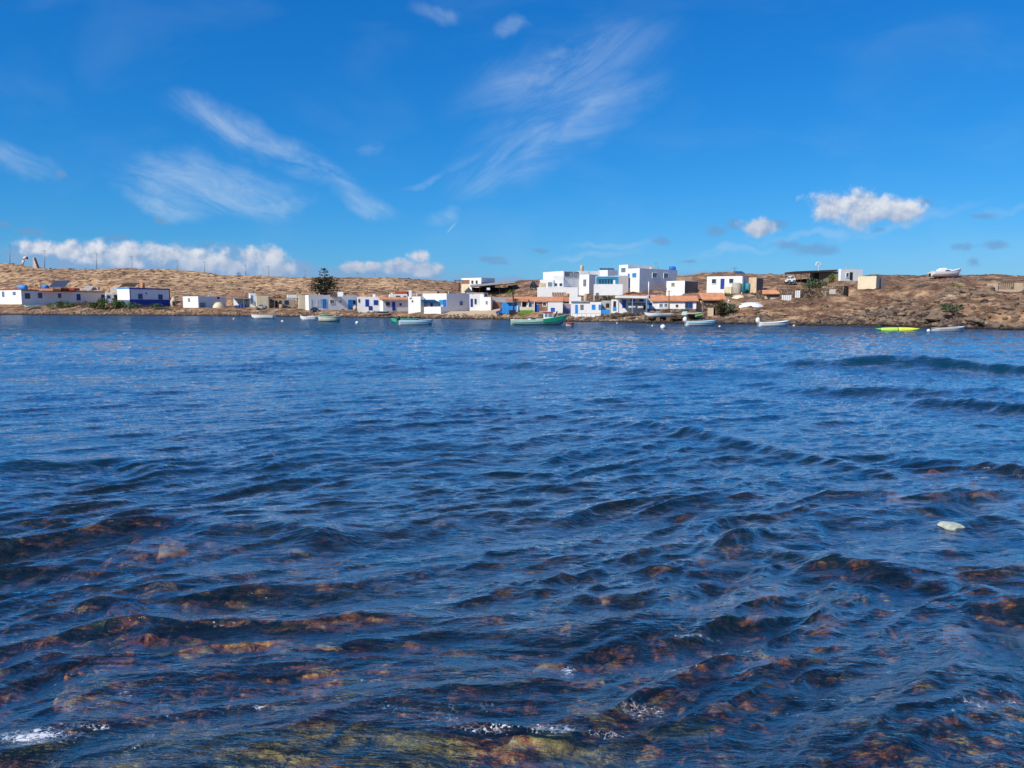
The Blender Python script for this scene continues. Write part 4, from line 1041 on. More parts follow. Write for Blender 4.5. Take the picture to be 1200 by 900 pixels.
# O. bright blue panel fence
Yf = ground_at(597, 366)[0] - 2.2
fence = thing('blue_fence', P(597, 366, Yf), 'tall bright blue panel fence behind the blue car', 'fence')
for i in range(6):
    x0 = 588.6 + i * 2.86
    boxat(x0, x0 + 2.8, 354.3, 367.4, Yf + 0.5 + 0.02 * (i % 2), 0.10).build('panel', LBLUE, fence)
    q = P(x0, 354, Yf + 0.45)
for x0 in (588.5, 597.1, 605.6):
    q = P(x0, 367, Yf + 0.66); MB().bar((q.x, q.y, q.z), (q.x, q.y, P(x0, 353.9, Yf + .66).z), 0.10).build('post', LBLUE, fence)
car('parked_car', 'metallic blue hatchback parked on the sand before the bright blue fence', 580.8, 596.8, 369.4, ground_at(588, 369.3)[0], CARB, -1, 1.6)
qd = P(600.5, 368.6, ground_at(600, 368.5)[0]); solo('dark_crate', MB().box((qd.x, qd.y, qd.z), (1.2, 1.0, 0.8)), BLACKP, 'black crate on the ground at the foot of the blue fence', 'crate')
# P. long terracotta roofed house with porch
P_ = House('porch_house', 'long low house with a wide terracotta roof and a white pillared porch', 'house', 604.6, 605.6, 658, 353.8, 365.5, 8, M('porch_beige', (0.50, 0.42, 0.36), 0.9, 0.12, 0.8, dirt=0.3), TERRA, flat=False, rise=0.8, dep=6)
P_.patch('white_bay', 'R', 606, 610.4, 353.9, 364, WHITE, 0.05); P_.patch('doorway', 'R', 611, 616.6, 354, 361.5, DARK, 0.03); P_.patch('white_bay', 'R', 617, 618.6, 353.9, 363, WHITE, 0.12)
P_.win('R', 619, 624, 354.2, 360.5, WHITE, GLASSB); P_.patch('blue_shutter', 'R', 626, 628.2, 353.9, 364.6, DBLUE, 0.06); P_.patch('blue_shutter', 'R', 628.6, 631.4, 357, 365, BLUE, 0.09)
P_.patch('brown_bay', 'R', 632, 641.8, 353.9, 364, BRICK, 0.03); P_.win('R', 635.6, 640.8, 354, 359.2, WHITE, GLASSB)
for x in (610.6, 618.4, 625.4): P_.patch('pillar', 'R', x, x + 0.9, 353.9, 364, WHITE, 0.5, 0.2)
solo('roof_gable', boxat(592.5, 619, 350, 353.4, P_.Y - 0.6, 4.5), TERRA, 'terracotta flat roof edge over the left part of the porch', 'roof')
solo('porch_wall', boxat(609.8, 625.2, 359.8, 363.6, P_.Y - 1.4, 0.3), CREAM, 'low cream porch wall above the green lawn', 'wall')
Yl = ground_at(617, 365)[0] - 2.2
lw = MB(); pa, pb = P(609.5, 367.6, Yl - 0.6), P(625.2, 367.6, Yl - 0.6); pc = P(609.5, 363.5, Yl + 1.2)
lw.hexa([(pa.x, pa.y, pa.z - .5), (pb.x, pb.y, pa.z - .5), (pb.x, pc.y, pc.z - .5), (pa.x, pc.y, pc.z - .5)], [(pa.x, pa.y, pa.z), (pb.x, pb.y, pa.z), (pb.x, pc.y, pc.z), (pa.x, pc.y, pc.z)])
solo('lawn', lw, LAWN, 'small bright green lawn patch below the cream porch wall', 'lawn')
# Q
Q_ = House('arch_house', 'small white walled yard house with a low blue window behind the fishing boat cabin', 'house', 641.8, 642.3, 659.5, 354.4, 367.5, 6, WHITE, ROOFW, dep=5, Y=P_.Y - 1.2)
Q_.win('R', 645.4, 650, 360.6, 365, BLUE, BLUE)
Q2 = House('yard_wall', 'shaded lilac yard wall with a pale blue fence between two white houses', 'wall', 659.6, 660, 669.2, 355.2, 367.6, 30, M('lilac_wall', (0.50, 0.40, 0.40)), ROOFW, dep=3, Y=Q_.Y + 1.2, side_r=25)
Q2.patch('blue_fence', 'R', 659.8, 669, 361.2, 367, M('fence_blue', (0.12, 0.20, 0.50)), 0.25)
tilted('sloping_roof', 'dark brown sloping tile roof in front of the white terrace wall', 'roof', 648, 665, 343, 349.5, P_.Y + 7, 4.5, 0.5, BRICK, WOOD, 6)
solo('terracotta_roof', boxat(650, 668.5, 348.3, 353.4, P_.Y + 3, 5), TERRA, 'flat terracotta roof behind the small yard house', 'roof')
tank('round_tank', 'tan round masonry tank beside the dark sloping roof', 664, 352, 3.3, 8, TAN, P_.Y + 8.5, 'tank', True, rim=False)
# R. lower white house at the water
R_ = House('harbour_house', 'white waterfront house with one blue door and two square blue windows', 'house', 668.9, 669.3, 704.4, 354, 371.2, 2, WHITE, GREYR, dep=5)
R_.door('R', 674, 676.8, 357, 367.2, LBLUE); R_.win('R', 680, 683.6, 357, 362.6, METAL, GLASSB, bars=0); R_.win('R', 693.4, 697.4, 357, 362.4, LBLUE, LBLUE); R_.win('R', 702 - 0.6, 703.9, 357, 362.8, LBLUE, LBLUE, bars=0)
R_.patch('cornice', 'R', 669, 690, 352.6, 354.2, GREYR, 0.2); R_.block('roof_box', 668.6, 681, 347.6, 354, 0.6, 3, WHITE)
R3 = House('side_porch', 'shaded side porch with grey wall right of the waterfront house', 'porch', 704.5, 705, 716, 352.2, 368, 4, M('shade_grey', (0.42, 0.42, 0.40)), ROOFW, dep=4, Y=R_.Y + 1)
R3.patch('dark_gap', 'R', 710, 714, 355.5, 360.5, DARK, 0.03)
solo('blue_parapet', boxat(705.6, 714.6, 363, 368.2, R_.Y - 0.9, 0.3), LBLUE, 'bright blue low wall at the right corner of the waterfront house', 'wall')
q = P(687, 352, R_.Y + 6); tank('round_chimney', 'pale round chimney pot behind the waterfront house roof', 686.2, 353, 2.2, 8.5, BEIGE, R_.Y + 6, 'chimney', True)
# S. upper white cluster
S0 = House('white_terrace', 'long white retaining wall in front of the stepped upper white house', 'wall', 629.5, 630.5, 676.8, 336.6, 350, 4, WHITE, WHITE, dep=3.5, Y=P_.Y + 15, sink=4, parapet=0.3)
YS = S0.Y
S1 = House('stepped_house', 'stepped white house with grey windows behind the long retaining wall', 'house', 632, 633, 648.5, 327.6, 340, 4, WHITE, ROOFW, dep=5, Y=YS + 2)
S1.win('R', 641.8, 647, 330.6, 336, M('grey_frame', (.4, .42, .42)), GLASSB); S1.patch('tan_panel', 'R', 633, 639.6, 331.6, 336.4, M('tan_panel', (.62, .42, .24)), 0.05)
MB().box(((P(636, 330, YS + 1.5).x), YS + 2.3, P(636, 331.7, YS + 2).z), (1.7, .12, .5)).build('railing', METAL, S1.root)
def sub(x0, x1, y0, yb, Yq, mat=WHITE, d=5, r=4, root=None, name='wing', roofm=ROOFW, xl=None):
    return House(name, None, None, x0 if xl is None else xl, x0 if xl is None else x0, x1, y0, yb, r, mat, roofm, dep=d, Y=Yq, rootless=root, wallname=name, sink=2, side_r=r)
s2 = sub(648.5, 660.2, 323.4, 340, YS + 2.4, WHITE, 6, 4, S1.root)
s2.win('R', 649.4, 653.2, 331.4, 336, WHITE, GLASS, bars=0); s2.win('R', 654.8, 659.2, 331.4, 336, WHITE, GLASS, bars=0)
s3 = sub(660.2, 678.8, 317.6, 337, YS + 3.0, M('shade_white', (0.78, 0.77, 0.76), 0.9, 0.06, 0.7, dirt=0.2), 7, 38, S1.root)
s3.win('R', 661.4, 666, 318.6, 324, METAL, GLASSB, bars=0); s3.win('R', 666.3, 670.4, 318.6, 324, METAL, M('yellow_pane', (.6, .58, .42), .3), bars=0); s3.win('R', 672.4, 677.4, 318.8, 324.6, METAL, M('yellow_pane', (.6, .58, .42), .3))
S4 = House('square_house', 'square white house with a tall narrow window and shaded right side', 'house', 678.8, 690.2, 700.5, 321.6, 338.5, 48, WHITE, ROOFW, Y=YS + 3.4, sink=3)
S4.win('L', 683.4, 686.8, 327.4, 335.4, METAL, GLASSB, bars=0)
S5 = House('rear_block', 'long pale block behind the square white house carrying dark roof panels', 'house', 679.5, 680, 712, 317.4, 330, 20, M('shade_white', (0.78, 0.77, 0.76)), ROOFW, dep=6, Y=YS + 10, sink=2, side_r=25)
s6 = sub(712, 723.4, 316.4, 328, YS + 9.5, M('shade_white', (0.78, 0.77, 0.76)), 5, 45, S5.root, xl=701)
tank('round_chimney', 'round white chimney tank on the roof left of the dark panels', 681.8, 318, 2.0, 7.0, BEIGE, YS + 11, 'chimney', True)
tilted('solar_panel', 'dark solar panels on the rear roof of the upper white houses', 'solar panel', 703.5, 720.5, 314.4, 317.4, YS + 13, 2.4, 0.4, PANEL, METAL, 4)
# T. blue veranda
T0 = House('stone_terrace', 'white stained retaining terrace under the blue veranda', 'wall', 695.5, 696.5, 729.5, 333, 350, 4, WHITE, ROOFT, dep=4, Y=R_.Y + 13, sink=4, parapet=0.12)
T0.wall_patch('rubble_patch', 'R', T0.zb - 0.5, T0.zb + 0.6, STONE, 0.05)
T0.win('R', 698, 701.4, 343.2, 347.4, METAL, GLASSB, bars=0)
T_ = House('veranda_house', 'white house with a blue framed glazed veranda above the stained terrace', 'house', 697.6, 698, 724.6, 323.6, 335.5, 4, WHITE, TEALP, dep=4, Y=T0.Y + 1.6)
T_.patch('fascia', 'R', 698.2, 724.4, 324, 327.2, TEALP, 0.15)
for k in range(5):
    x0 = 701.2 + k * 3.35; T_.win('R', x0, x0 + 3.2, 327.4, 333, TEALP, GLASS, bars=0)
T_.patch('blue_post', 'R', 698.2, 700.6, 327.3, 335.3, TEALP, 0.12); T_.patch('blue_post', 'R', 720.6, 724.3, 327.3, 334, TEALP, 0.12)
# U. tall house
U_ = House('tall_house', 'tallest white house with a blue window in its tower and a long shaded side wall', 'house', 735, 749.2, 793, 314.3, 338.4, 52, WHITE, ROOFW, Y=T0.Y + 4.5, sink=3)
U_.win('L', 740.5, 745.2, 320, 324.8, LBLUE, TEALP); U_.win('R', 763.6, 769.2, 319.6, 325.8, WHITE); U_.win('R', 776.8, 782.2, 320, 326.2, WHITE)
U_.patch('blue_strip_door', 'L', 735.4, 737.4, 320.6, 337.6, BLUE, 0.07)
u2 = sub(735.6, 764, 310, 330, U_.Y + 3.2, WHITE, 4, 44, U_.root, name='tower', xl=724.8)
u2.win('L', 727.6, 732.4, 314, 318.8, METAL, GLASSB)
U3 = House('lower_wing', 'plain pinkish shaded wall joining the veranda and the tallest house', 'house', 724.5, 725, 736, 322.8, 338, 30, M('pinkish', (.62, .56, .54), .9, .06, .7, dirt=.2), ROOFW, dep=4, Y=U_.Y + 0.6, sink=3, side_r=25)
tank('round_tank', 'small round white tank on the parapet of the tallest house', 761.5, 314.4, 2.5, 4.6, WHITE, U_.Y + 7, 'tank', True, zbase=U_.zt - 0.28)
tank('water_tank', 'bright blue water tank on the right roof corner of the tallest house', 788, 313.8, 2.8, 7.0, BLUE, U_.Y + 8, zbase=U_.zt - 0.2)
# V. shed with a darkened right side
V_ = House('hut', 'small white hut with a lattice window below the tallest house', 'hut', 780.4, 802.2, 817, 328.9, 342.6, 58, WHITE, ROOFW)
V_.win('L', 786, 790.6, 331, 335.8, CREAM, GLASSB); V_.door('L', 796.6, 799.8, 331, 341.6, WHITE)
V_.wall_patch('dark_wall', 'R', V_.zb - 0.4, V_.zt - 0.1, M('dark_wall', (.16, .13, .14)), 0.05)  # shade of the right wall, painted on as a dark plate
V2 = House('tan_box_hut', 'tan block box rising behind the small white hut', 'hut', 797.8, 798.3, 810, 324.2, 333, 18, TAN, ROOFT, dep=3, Y=V_.Y + 5, side_r=25)
clutter('roof_timber', 'stack of timber on the ground below the tallest house wall', 'timber', 763.5, 779, 333.6, 336.6, V_.Y + 2, WOOD, 4, 5)
# W. terrace row
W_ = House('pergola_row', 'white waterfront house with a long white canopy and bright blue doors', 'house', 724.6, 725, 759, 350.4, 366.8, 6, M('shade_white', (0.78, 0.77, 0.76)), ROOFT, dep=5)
W_.door('R', 729, 733.4, 351.2, 360.8, BLUE); W_.patch('blue_blind', 'R', 738.6, 744, 351, 353.2, DBLUE, 0.1); W_.patch('blue_blind', 'R', 749, 754, 351, 353.2, DBLUE, 0.1); W_.patch('brown_band', 'R', 736, 757, 355, 357.2, M('brown_band', (.36, .26, .22)), .06)
canopy('porch_canopy', 'white canopy over the porch of the waterfront house with gas tanks', 724.5, 758.5, 346.4, 347, 364, 3.6, WHITE, [725.4, 741.2, 757.6], M('post_blue', (.3, .42, .55)), 'canopy', Y=W_.Y - 2.6, thick=0.35)
solo('terracotta_roof', boxat(731, 757, 345.2, 347.4, W_.Y + 1.5, 4), TERRA, 'low terracotta roof strip above the white porch canopy', 'roof')
tank('gas_tank', 'white gas tank lying left of its twin under the white porch canopy', 740.6, 359.6, 1.75, 8.4, WPAINT, W_.Y - 1.3, 'gas tank')
tank('gas_tank', 'white gas tank lying right of its twin beside the brown stack', 750.2, 359.9, 1.9, 7.2, WPAINT, W_.Y - 1.3, 'gas tank')
solo('stack', boxat(754, 757.6, 357.6, 362.6, W_.Y - 1.2, .6), DWOOD, 'dark brown stack beside the right white gas tank', 'stack')
W0 = House('end_room', 'narrow white room with blue half door left of the blue doored porch', 'house', 716.2, 716.6, 724.4, 351, 367, 4, WHITE, CREAM, dep=4, Y=W_.Y + 0.2)
W0.patch('doorway', 'R', 718.6, 721.8, 353, 361, DARK, .03); W0.patch('half_door', 'R', 718.2, 722, 359.8, 364, LBLUE, .07)
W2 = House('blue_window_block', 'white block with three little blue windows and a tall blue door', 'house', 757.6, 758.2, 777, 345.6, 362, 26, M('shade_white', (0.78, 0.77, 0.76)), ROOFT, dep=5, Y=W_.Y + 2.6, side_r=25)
for x0 in (760, 767.8, 771.8): W2.win('R', x0, x0 + 2.6, 346.2, 349, DBLUE, DBLUE, bars=0)
W2.door('R', 759.8, 763.8, 355.2, 364.8, BLUE)
# X. terracotta roofed house
X_ = House('long_roof_house', 'cream white house with a terracotta roof and grey curtained windows on a stone base', 'house', 764.2, 765, 815.8, 353.2, 366, 6, WHITE, TERRA, flat=False, rise=0.75, dep=5, Y=W_.Y - 0.6)
X_.win('R', 772, 777.4, 355, 360.6, WHITE, GLASSB); X_.win('R', 777.9, 783, 355, 360.6, WHITE, GLASSB); X_.win('R', 791.8, 794.6, 356.8, 359.8, WOOD, bars=0); X_.win('R', 802.6, 811.6, 354.4, 361.2, BLUE)
X_.patch('stone_base', 'R', 764.4, 815.6, 362, 369, STONE, 0.25)
X2 = House('stone_store', 'dark stone store at the right end of the terracotta roofed house', 'store', 815.9, 816.3, 824, 352.4, 366, 20, BEIGE, TERRA, dep=5, Y=X_.Y + 1)
tilted('ramp_roof', 'thin dark sloping sheet roof between two terracotta roofs', 'roof', 806, 824, 344.5, 351.8, X_.Y + 5, 4.5, .5, BRICK, WOOD, 4)
X3 = House('stone_house', 'rough stone house with a bright orange terracotta roof beside the shrub', 'house', 822, 824.4, 848, 352, 364, 20, STONE, TERRA, flat=False, rise=1.0, dep=6)
# wooden hut by the shore
HW = House('wooden_hut', 'little wooden hut with an open dark door by the shore rocks', 'hut', 829.4, 836, 838.6, 360.8, 368.6, 60, BEIGE, WOOD)
HW.patch('doorway', 'R', 836.2, 838.2, 361.4, 368.4, DARK, .04)
# Y. white house on the rise
Y_ = House('hill_house', 'white house on the rise with a blue door between two dark windows', 'house', 827.6, 869.6, 877, 323.4, 339.4, 84, WHITE, ROOFT)
Y_.win('L', 832.8, 839, 326.4, 332.8, WHITE); Y_.door('L', 843.6, 848, 326.6, 338.6, DBLUE); Y_.win('L', 853, 859.2, 326, 332.4, WHITE)
tilted('solar_panel', 'brown edged solar panels raised on the roof of the blue doored hill house', 'solar panel', 863, 873.4, 318.2, 322, Y_.Y + 2.5, 2.0, .5, PANEL, WOOD, 3)
solo('roof_timber', boxat(841, 862, 321.6, 323.2, Y_.Y + 3, 2.5), BRICK, 'low brown timber stack along the hill house roof', 'timber')
def aerial(label, px, y0, y1, Y, ring=False, mat=METAL, cat='antenna'):
    a, b = P(px, y1, Y), P(px, y0, Y)
    t = thing('antenna', a, label, cat); MB().bar(a, b, 0.07).build('mast', mat, t)
    m = MB()
    if ring:
        m.tube([(b.x + 0.42 * cos(k * pi / 8), b.y, b.z + 0.42 * sin(k * pi / 8)) for k in range(-3, 12)], [.06] * 15, 6)
    else:
        for k in range(4): m.bar((b.x - .5 + k * .1, b.y, b.z - .16 * k), (b.x + .5 - k * .1, b.y, b.z - .16 * k), .05)
    m.build('head', mat, t); return t
aerial('thin television aerial above the blue doored hill house', 861, 313.5, 322, Y_.Y + 5)
aerial('pale ring shaped aerial on a mast over the dark canopy', 959, 310, 317.5, 128, True, WPAINT)
CB = House('cream_box', 'cream block box standing before the hill house right window', 'shed', 847.8, 857, 858.4, 336, 343.5, 76, CREAM, CREAM, parapet=.05)
tank('round_tank', 'big tan round tank standing between the cream box and teal tanks', 863.2, 345.2, 5.2, 13.6, M('tank_tan', (.42, .38, .30)), ground_at(863, 345)[0] + 1, 'tank', True, rim=False)
TEALT = M('teal_tank', (.02, .16, .15), .4)
tank('water_tank', 'dark teal plastic tank left of its paler twin', 870.4, 342.6, 2.9, 9.8, TEALT, ground_at(870, 342.6)[0] + 1.5, 'water tank', True)
tank('water_tank', 'teal blue plastic tank right of its darker twin', 876.3, 341.4, 2.8, 9.2, M('teal_tank_pale', (.06, .25, .30), .4), ground_at(876, 341.4)[0] + 1.8, 'water tank', True)
ZZ = House('block_hut', 'square tan block hut with a flat stone roof right of the hill house', 'hut', 876.6, 886.2, 893, 325, 338, 60, M('tan_light', (.62, .47, .30)), STONE)
ZZ.wall_patch('dark_side', 'R', ZZ.zb - .3, ZZ.zt - .2, M('dark_wall', (.16, .13, .14)), .05)  # unlit right side, its shade painted in a dark colour
# stone terraces and sheds on the slope
SH = House('terracotta_shed', 'long low shed with an orange roof half way up the slope', 'shed', 895.5, 896, 917.5, 344.8, 348.8, 6, BEIGE, TERRA, flat=False, rise=.5, dep=3)
SH.patch('opening', 'R', 898, 914, 346, 348.6, DARK, .03)
def pallet_wall(label, x0, x1, y0, y1, n, Y=None):
    Y = Y or ground_at((x0 + x1) / 2, y1)[0]; t = thing('white_gate', P((x0 + x1) / 2, y1, Y), label, 'gate')
    w = (x1 - x0) / n
    for i in range(n): boxat(x0 + i * w, x0 + (i + .62) * w, y0, y1, Y, .08).build('slat', WHITE, t)
    for yy in (y0 + .8, (y0 + y1) / 2, y1 - 1.4): boxat(x0, x1 - .3 * w, yy, yy + .7, Y + .085, .06).build('rail', WHITE, t)
    return t
pallet_wall('white slatted gate on the slope below the orange roofed shed', 916.4, 928, 345.8, 353.6, 5)
pallet_wall('white slatted shutter set higher in the dark stone wall', 931.6, 938.4, 340.4, 349, 3)
SW = House('stone_wall', 'long dark dry stone wall across the slope below the black canopy', 'wall', 888.5, 929, 961.5, 338.5, 349.5, 30, STONE, STONE, parapet=.05, dep=1)
SE = House('stone_enclosure', 'square dark stone enclosure with a pale patch on its wall', 'enclosure', 961.8, 988.6, 993.6, 335, 347.2, 78, STONE, ROOFT, parapet=.1)
SE.patch('pale_patch', 'L', 971, 978.5, 339, 344.5, M('pale_patch', (.45, .42, .38)), .02)
# CC. black canopy house
CC = House('end_house', 'grey white house with green window at the right end of the black canopy', 'house', 981, 985, 1009, 315.2, 328.8, 44, WHITE, ROOFW)
CC.win('R', 989.4, 993.2, 319.4, 325.4, WHITE, M('green_pane', (.03, .16, .09), .4)); CC.patch('doorway', 'R', 994.2, 997.4, 319, 328, DARK, .04)
canopy('black_canopy', 'long black flat canopy on posts left of the green windowed house', 931, 981.5, 318.0, 315.9, 328, 5, DWOOD, [932, 939, 947, 961, 975], DWOOD, 'canopy', Y=CC.Y + .5, thick=.32)
CD = House('canopy_room', 'brown walled room beneath the black canopy', 'house', 949.6, 950, 980.5, 318.9, 329, 4, M('room_brown', (.20, .16, .13)), DWOOD, dep=3, Y=CC.Y + 2.2, parapet=.05)
CD.patch('doorway', 'R', 952, 960, 320.4, 328.8, DARK, .05); CD.door('R', 971.4, 977.6, 322.8, 329.5, M('orange_door', (.40, .15, .07)))
car('parked_car', 'small white car parked on the slope left of the black canopy', 923.2, 932.4, 332.2, ground_at(928, 332)[0], WPAINT, -1, 1.5)
GG = House('cream_shed', 'plain cream shed with a dark stone annexe on the bare slope', 'shed', 1004, 1026.4, 1029.4, 323.4, 338.4, 72, CREAM, ROOFT, parapet=.08)
g2 = sub(1029.4, 1035.4, 325.2, 338, GG.Y + 1.4, M('dark_wall', (.16, .13, .14)), 4, 30, GG.root, name='annexe', roofm=STONE)
# ruin on the far right
RU = thing('stone_ruin', P(1182, 341.5, ground_at(1182, 341.6)[0]), 'roofless pale block enclosure at the right edge of the headland', 'ruin'); YR = ground_at(1182, 341.6)[0]
for x0, x1 in ((1165.4, 1169), (1191.4, 1198.8)): boxat(x0, x1, 331.6, 343, YR, 1.6).build('pier', BEIGE, RU)
boxat(1169.1, 1191.3, 339.2, 343.2, YR + .2, .5).build('sill_wall', BEIGE, RU); boxat(1169.1, 1191.3, 332.6, 342.8, YR + 3.4, .3).build('back_wall', BEIGE, RU)
for k in range(9): boxat(1170.5 + k * 2.4, 1171.2 + k * 2.4, 331.8, 339.1, YR + .4, .08).build('fence_post', WOOD, RU)
# dark roofed building on the mound
DM = House('mound_house', 'white upper storey house with dark canopies on the mound above the village', 'house', 541, 564, 580, 325.4, 342, 50, WHITE, GREYR, Y=190, sink=3)
DM.win('L', 552.6, 555, 328.6, 332.4, WOOD, bars=0); DM.win('L', 557.6, 560, 328.6, 332.4, WOOD, bars=0)
DM.patch('brown_wall', 'L', 541.2, 550.4, 328, 332.6, BRICK, .08); DM.patch('cream_wall', 'L', 541.2, 550, 332.8, 342, CREAM, .10)
DM.wall_patch('dark_wall', 'R', DM.zb - .3, DM.zt - 1.2, DARK, .06)  # dark plate over the right wall below its top
canopy('dark_canopy', 'broad dark canopy sloping out to the right of the mound house', 551, 603, 333.6, 329.2, 342, 7, GREYR, [553, 562, 570, 585, 601.5], DWOOD, 'canopy', Y=183, thick=.5, back=DARK)
canopy('blue_canopy', 'thin blue grey canopy sticking out left of the mound house', 531.5, 541.5, 327.8, 328.2, 338, 3, M('canopy_blue', (.12, .22, .36)), [533, 538], DWOOD, 'canopy', Y=188)
solo('white_van_box', boxat(570.5, 574.2, 337.2, 339.8, 181, 1.6), WPAINT, 'small white box under the dark canopy on the mound', 'box')
solo('brown_hut', boxat(530.5, 537.5, 331.5, 340, 187, 3), BRICK, 'small reddish brown hut below the thin blue grey canopy', 'hut')
car('parked_car', 'black off-road car on the ridge left of the stepped white house', 621, 631, 339.6, ground_at(626, 340.4)[0] - 4, BLACKP, 1, 2.0)
# ---------------------------------------------------------------- level the ground at the foot of every house
for h in HOUSES:
    x0, x1 = h.xs; ys = [q.y for q in h.q]
    m = np.where((PXG > x0 - 14) & (PXG < x1 + 14))[0]
    for j in m:
        px = PXG[j]; u = az(px); edge = max(x0 - px, px - x1, 0)
        # distance at which this bearing meets the visible walls
        if px <= 600 + F * 1.005 * h.C.x / h.C.y: d, w = h.dL, h.wL
        else: d, w = h.dR, h.wR
        den = d.x - u * d.y; t = 0 if abs(den) < 1e-6 else (u * h.C.y - h.C.x) / den
        Yw = h.C.y + d.y * min(max(t, 0), w)
        yb = h.zb - 0.03
        Yc = TY[j]; cap = CAM_H + (yb - CAM_H) * Yc / Yw
        Yend = max(ys) + 1.0
        cap = np.where(Yc > Yw, yb + np.clip(Yc - Yend, 0, None) * 0.9, cap) + edge * 0.10 * (1 + 0.0 * Yc)
        TZ[j] = np.where((S_FINE > 2.75) & (Yc > Yw - 45), np.minimum(TZ[j], np.maximum(cap, 0.25)), TZ[j])
ground.data.vertices.foreach_set('co', np.stack([TX.T, TY.T, TZ.T], -1).reshape(-1).astype(np.float32)); ground.data.update()

# ---------------------------------------------------------------- boats
def wl(py):
    a, b, c = ray(600, py); return -CAM_H * b / c
def boat(name, label, x0, x1, yw, yt, bow=1, hull=WPAINT, strake=None, inside=WPAINT, motor=False, W=None, seats=2, z=None, Y=None, cat='boat', group=None, rise=0.35, keel=None, yaw=0.0, sterny=None):
    Y = Y or wl(yw); a, b = P(x0, yw, Y), P(x1, yw, Y); L = (b.x - a.x) / cos(yaw) - (0.35 if motor else 0); z0 = 0.0 if z is None else z
    H = P(x0, yt, Y).z - z0; W = W or max(1.2, L * 0.32)
    cx = (a.x + b.x) / 2 + (0.17 * bow if motor else 0)
    t = thing(name, (cx, Y + W / 2, z0), label, cat, group)
    co, si = cos(yaw), sin(yaw)
    N = 14
    def wd(u): return W / 2 * (0.80 + 0.20 * sin(min(u / 0.5, 1) * pi / 2)) * (1 - max(0, (u - 0.45) / 0.55) ** 2.2) + 0.02
    def sh(u): return H * ((1 - rise) + rise * max(0, (u - 0.25) / 0.75) ** 1.8 + 0.06 * (1 - u) ** 2)
    kd = -0.22 if keel is None else keel
    def kz(u): return kd + (H * 0.75 - kd) * max(0, (u - 0.82) / 0.18) ** 2.0
    def W3(u, y, zz):
        x = bow * (u - 0.5) * L; return (cx + x * co - y * si, Y + W / 2 + x * si + y * co, z0 + zz)
    def strip(rows, flip=False):
        mb = MB(); n = len(rows[0]); o = 0
        for r in rows: mb.v += r
        for i in range(len(rows) - 1):
            for k in range(n - 1):
                mb.f.append((i * n + k, (i + 1) * n + k, (i + 1) * n + k + 1, i * n + k + 1)); mb.sm.append(True)
        return mb
    us = [i / N for i in range(N + 1)]
    def section(u, top=1.0, bot=0.0):
        w, s_, k = wd(u), sh(u), kz(u); pts = []
        for f in (1.0, 0.72, 0.42, 0.15, 0.0): pts.append((f, ))
        prof_ = [(1.0, 1.0), (0.97, 0.72), (0.86, 0.42), (0.55, 0.14), (0.0, 0.0)]
        return [( -w * pw, k + (s_ - k) * ph) for pw, ph in prof_] + [(w * pw, k + (s_ - k) * ph) for pw, ph in reversed(prof_[:-1])]
    rows = [[W3(u, y, zz) for y, zz in section(u)] for u in us]
    hb = strip(rows); n = len(rows[0]); hb.f.append(tuple(range(n))); hb.sm.append(False)
    hb.build('hull', hull, t)
    g = MB()
    for sgn in (-1, 1):
        pts = [W3(u, sgn * wd(u), sh(u)) for u in us]; g.tube(pts, [0.045] * len(pts), 6)
    g.tube([W3(0, -wd(0), sh(0)), W3(0, wd(0), sh(0))], [0.045] * 2, 6)
    g.build('gunwale', strake or hull, t)
    if strake:
        for sgn in (-1, 1):
            strip([[W3(u, sgn * (wd(u) + 0.025), sh(u)), W3(u, sgn * (wd(u) * 0.985 + 0.03), sh(u) - (sh(u) - kz(u)) * 0.26)] for u in us]).build('strake', strake, t)
    strip([[W3(u, -wd(u) * 0.93, sh(u) - 0.03), W3(u, -wd(u) * 0.8, max(0.10, kz(u) + .05)), W3(u, wd(u) * 0.8, max(0.10, kz(u) + .05)), W3(u, wd(u) * 0.93, sh(u) - 0.03)] for u in us[:-1]]).build('inner_hull', inside, t)
    for k in range(seats):
        u = 0.25 + 0.4 * k / max(1, seats - 1) if seats > 1 else 0.4
        p = [W3(u - 0.03, -wd(u) * .9, sh(u) * .72), W3(u + 0.03, -wd(u) * .9, sh(u) * .72), W3(u + 0.03, wd(u) * .9, sh(u) * .72), W3(u - 0.03, wd(u) * .9, sh(u) * .72)]
        MB().hexa(p, [(x, y, zz + .04) for x, y, zz in p]).build('seat', WOOD, t)
    if motor:
        mc = W3(-0.035, 0, sh(0) + 0.12); mc = (mc[0], mc[1], mc[2] + .12); m = MB(); m.blobby(mc, (0.27, 0.2, 0.36), 3, 2, 0.04)
        mo = m.build('outboard_motor', motor if motor is not True else BLACKP, t)
        MB().bar(W3(-0.04, 0, sh(0) - .02), W3(-0.05, 0, -0.25), 0.09).build('motor_leg', METAL, mo)
    t['_w'] = 0; del t['_w']
    return t, W3, sh, wd
boat('rowing_boat', 'white flat open boat moored alone below the carport and barrels', 292.6, 320.6, 373.9, 368.9, -1, WPAINT, None, PALEG, W=1.9, rise=.15)
boat('rowing_boat', 'slim white boat moored left of the cream boat with green nets', 350.4, 369.6, 375.2, 370.2, -1, WPAINT, None, PALEG, W=1.5)
boat('rowing_boat', 'white boat lying behind the slim white one, bow to the right', 360, 379.5, 373.6, 368.2, 1, WPAINT, None, WPAINT, W=1.6, rise=.5)
bt, W3, sh_, wd_ = boat('net_boat', 'cream moored boat heaped with green fishing nets', 373, 398.4, 377.4, 370.6, 1, M('boat_cream', (.72, .70, .55), .5), None, GREENP, W=1.8, rise=.15)
n = MB(); c = W3(.28, 0, 0.75); n.blobby(c, (.75, .55, .38), 5, 2, .3); c = W3(.6, 0, 0.6); n.blobby(c, (.9, .5, .2), 6, 2, .3)
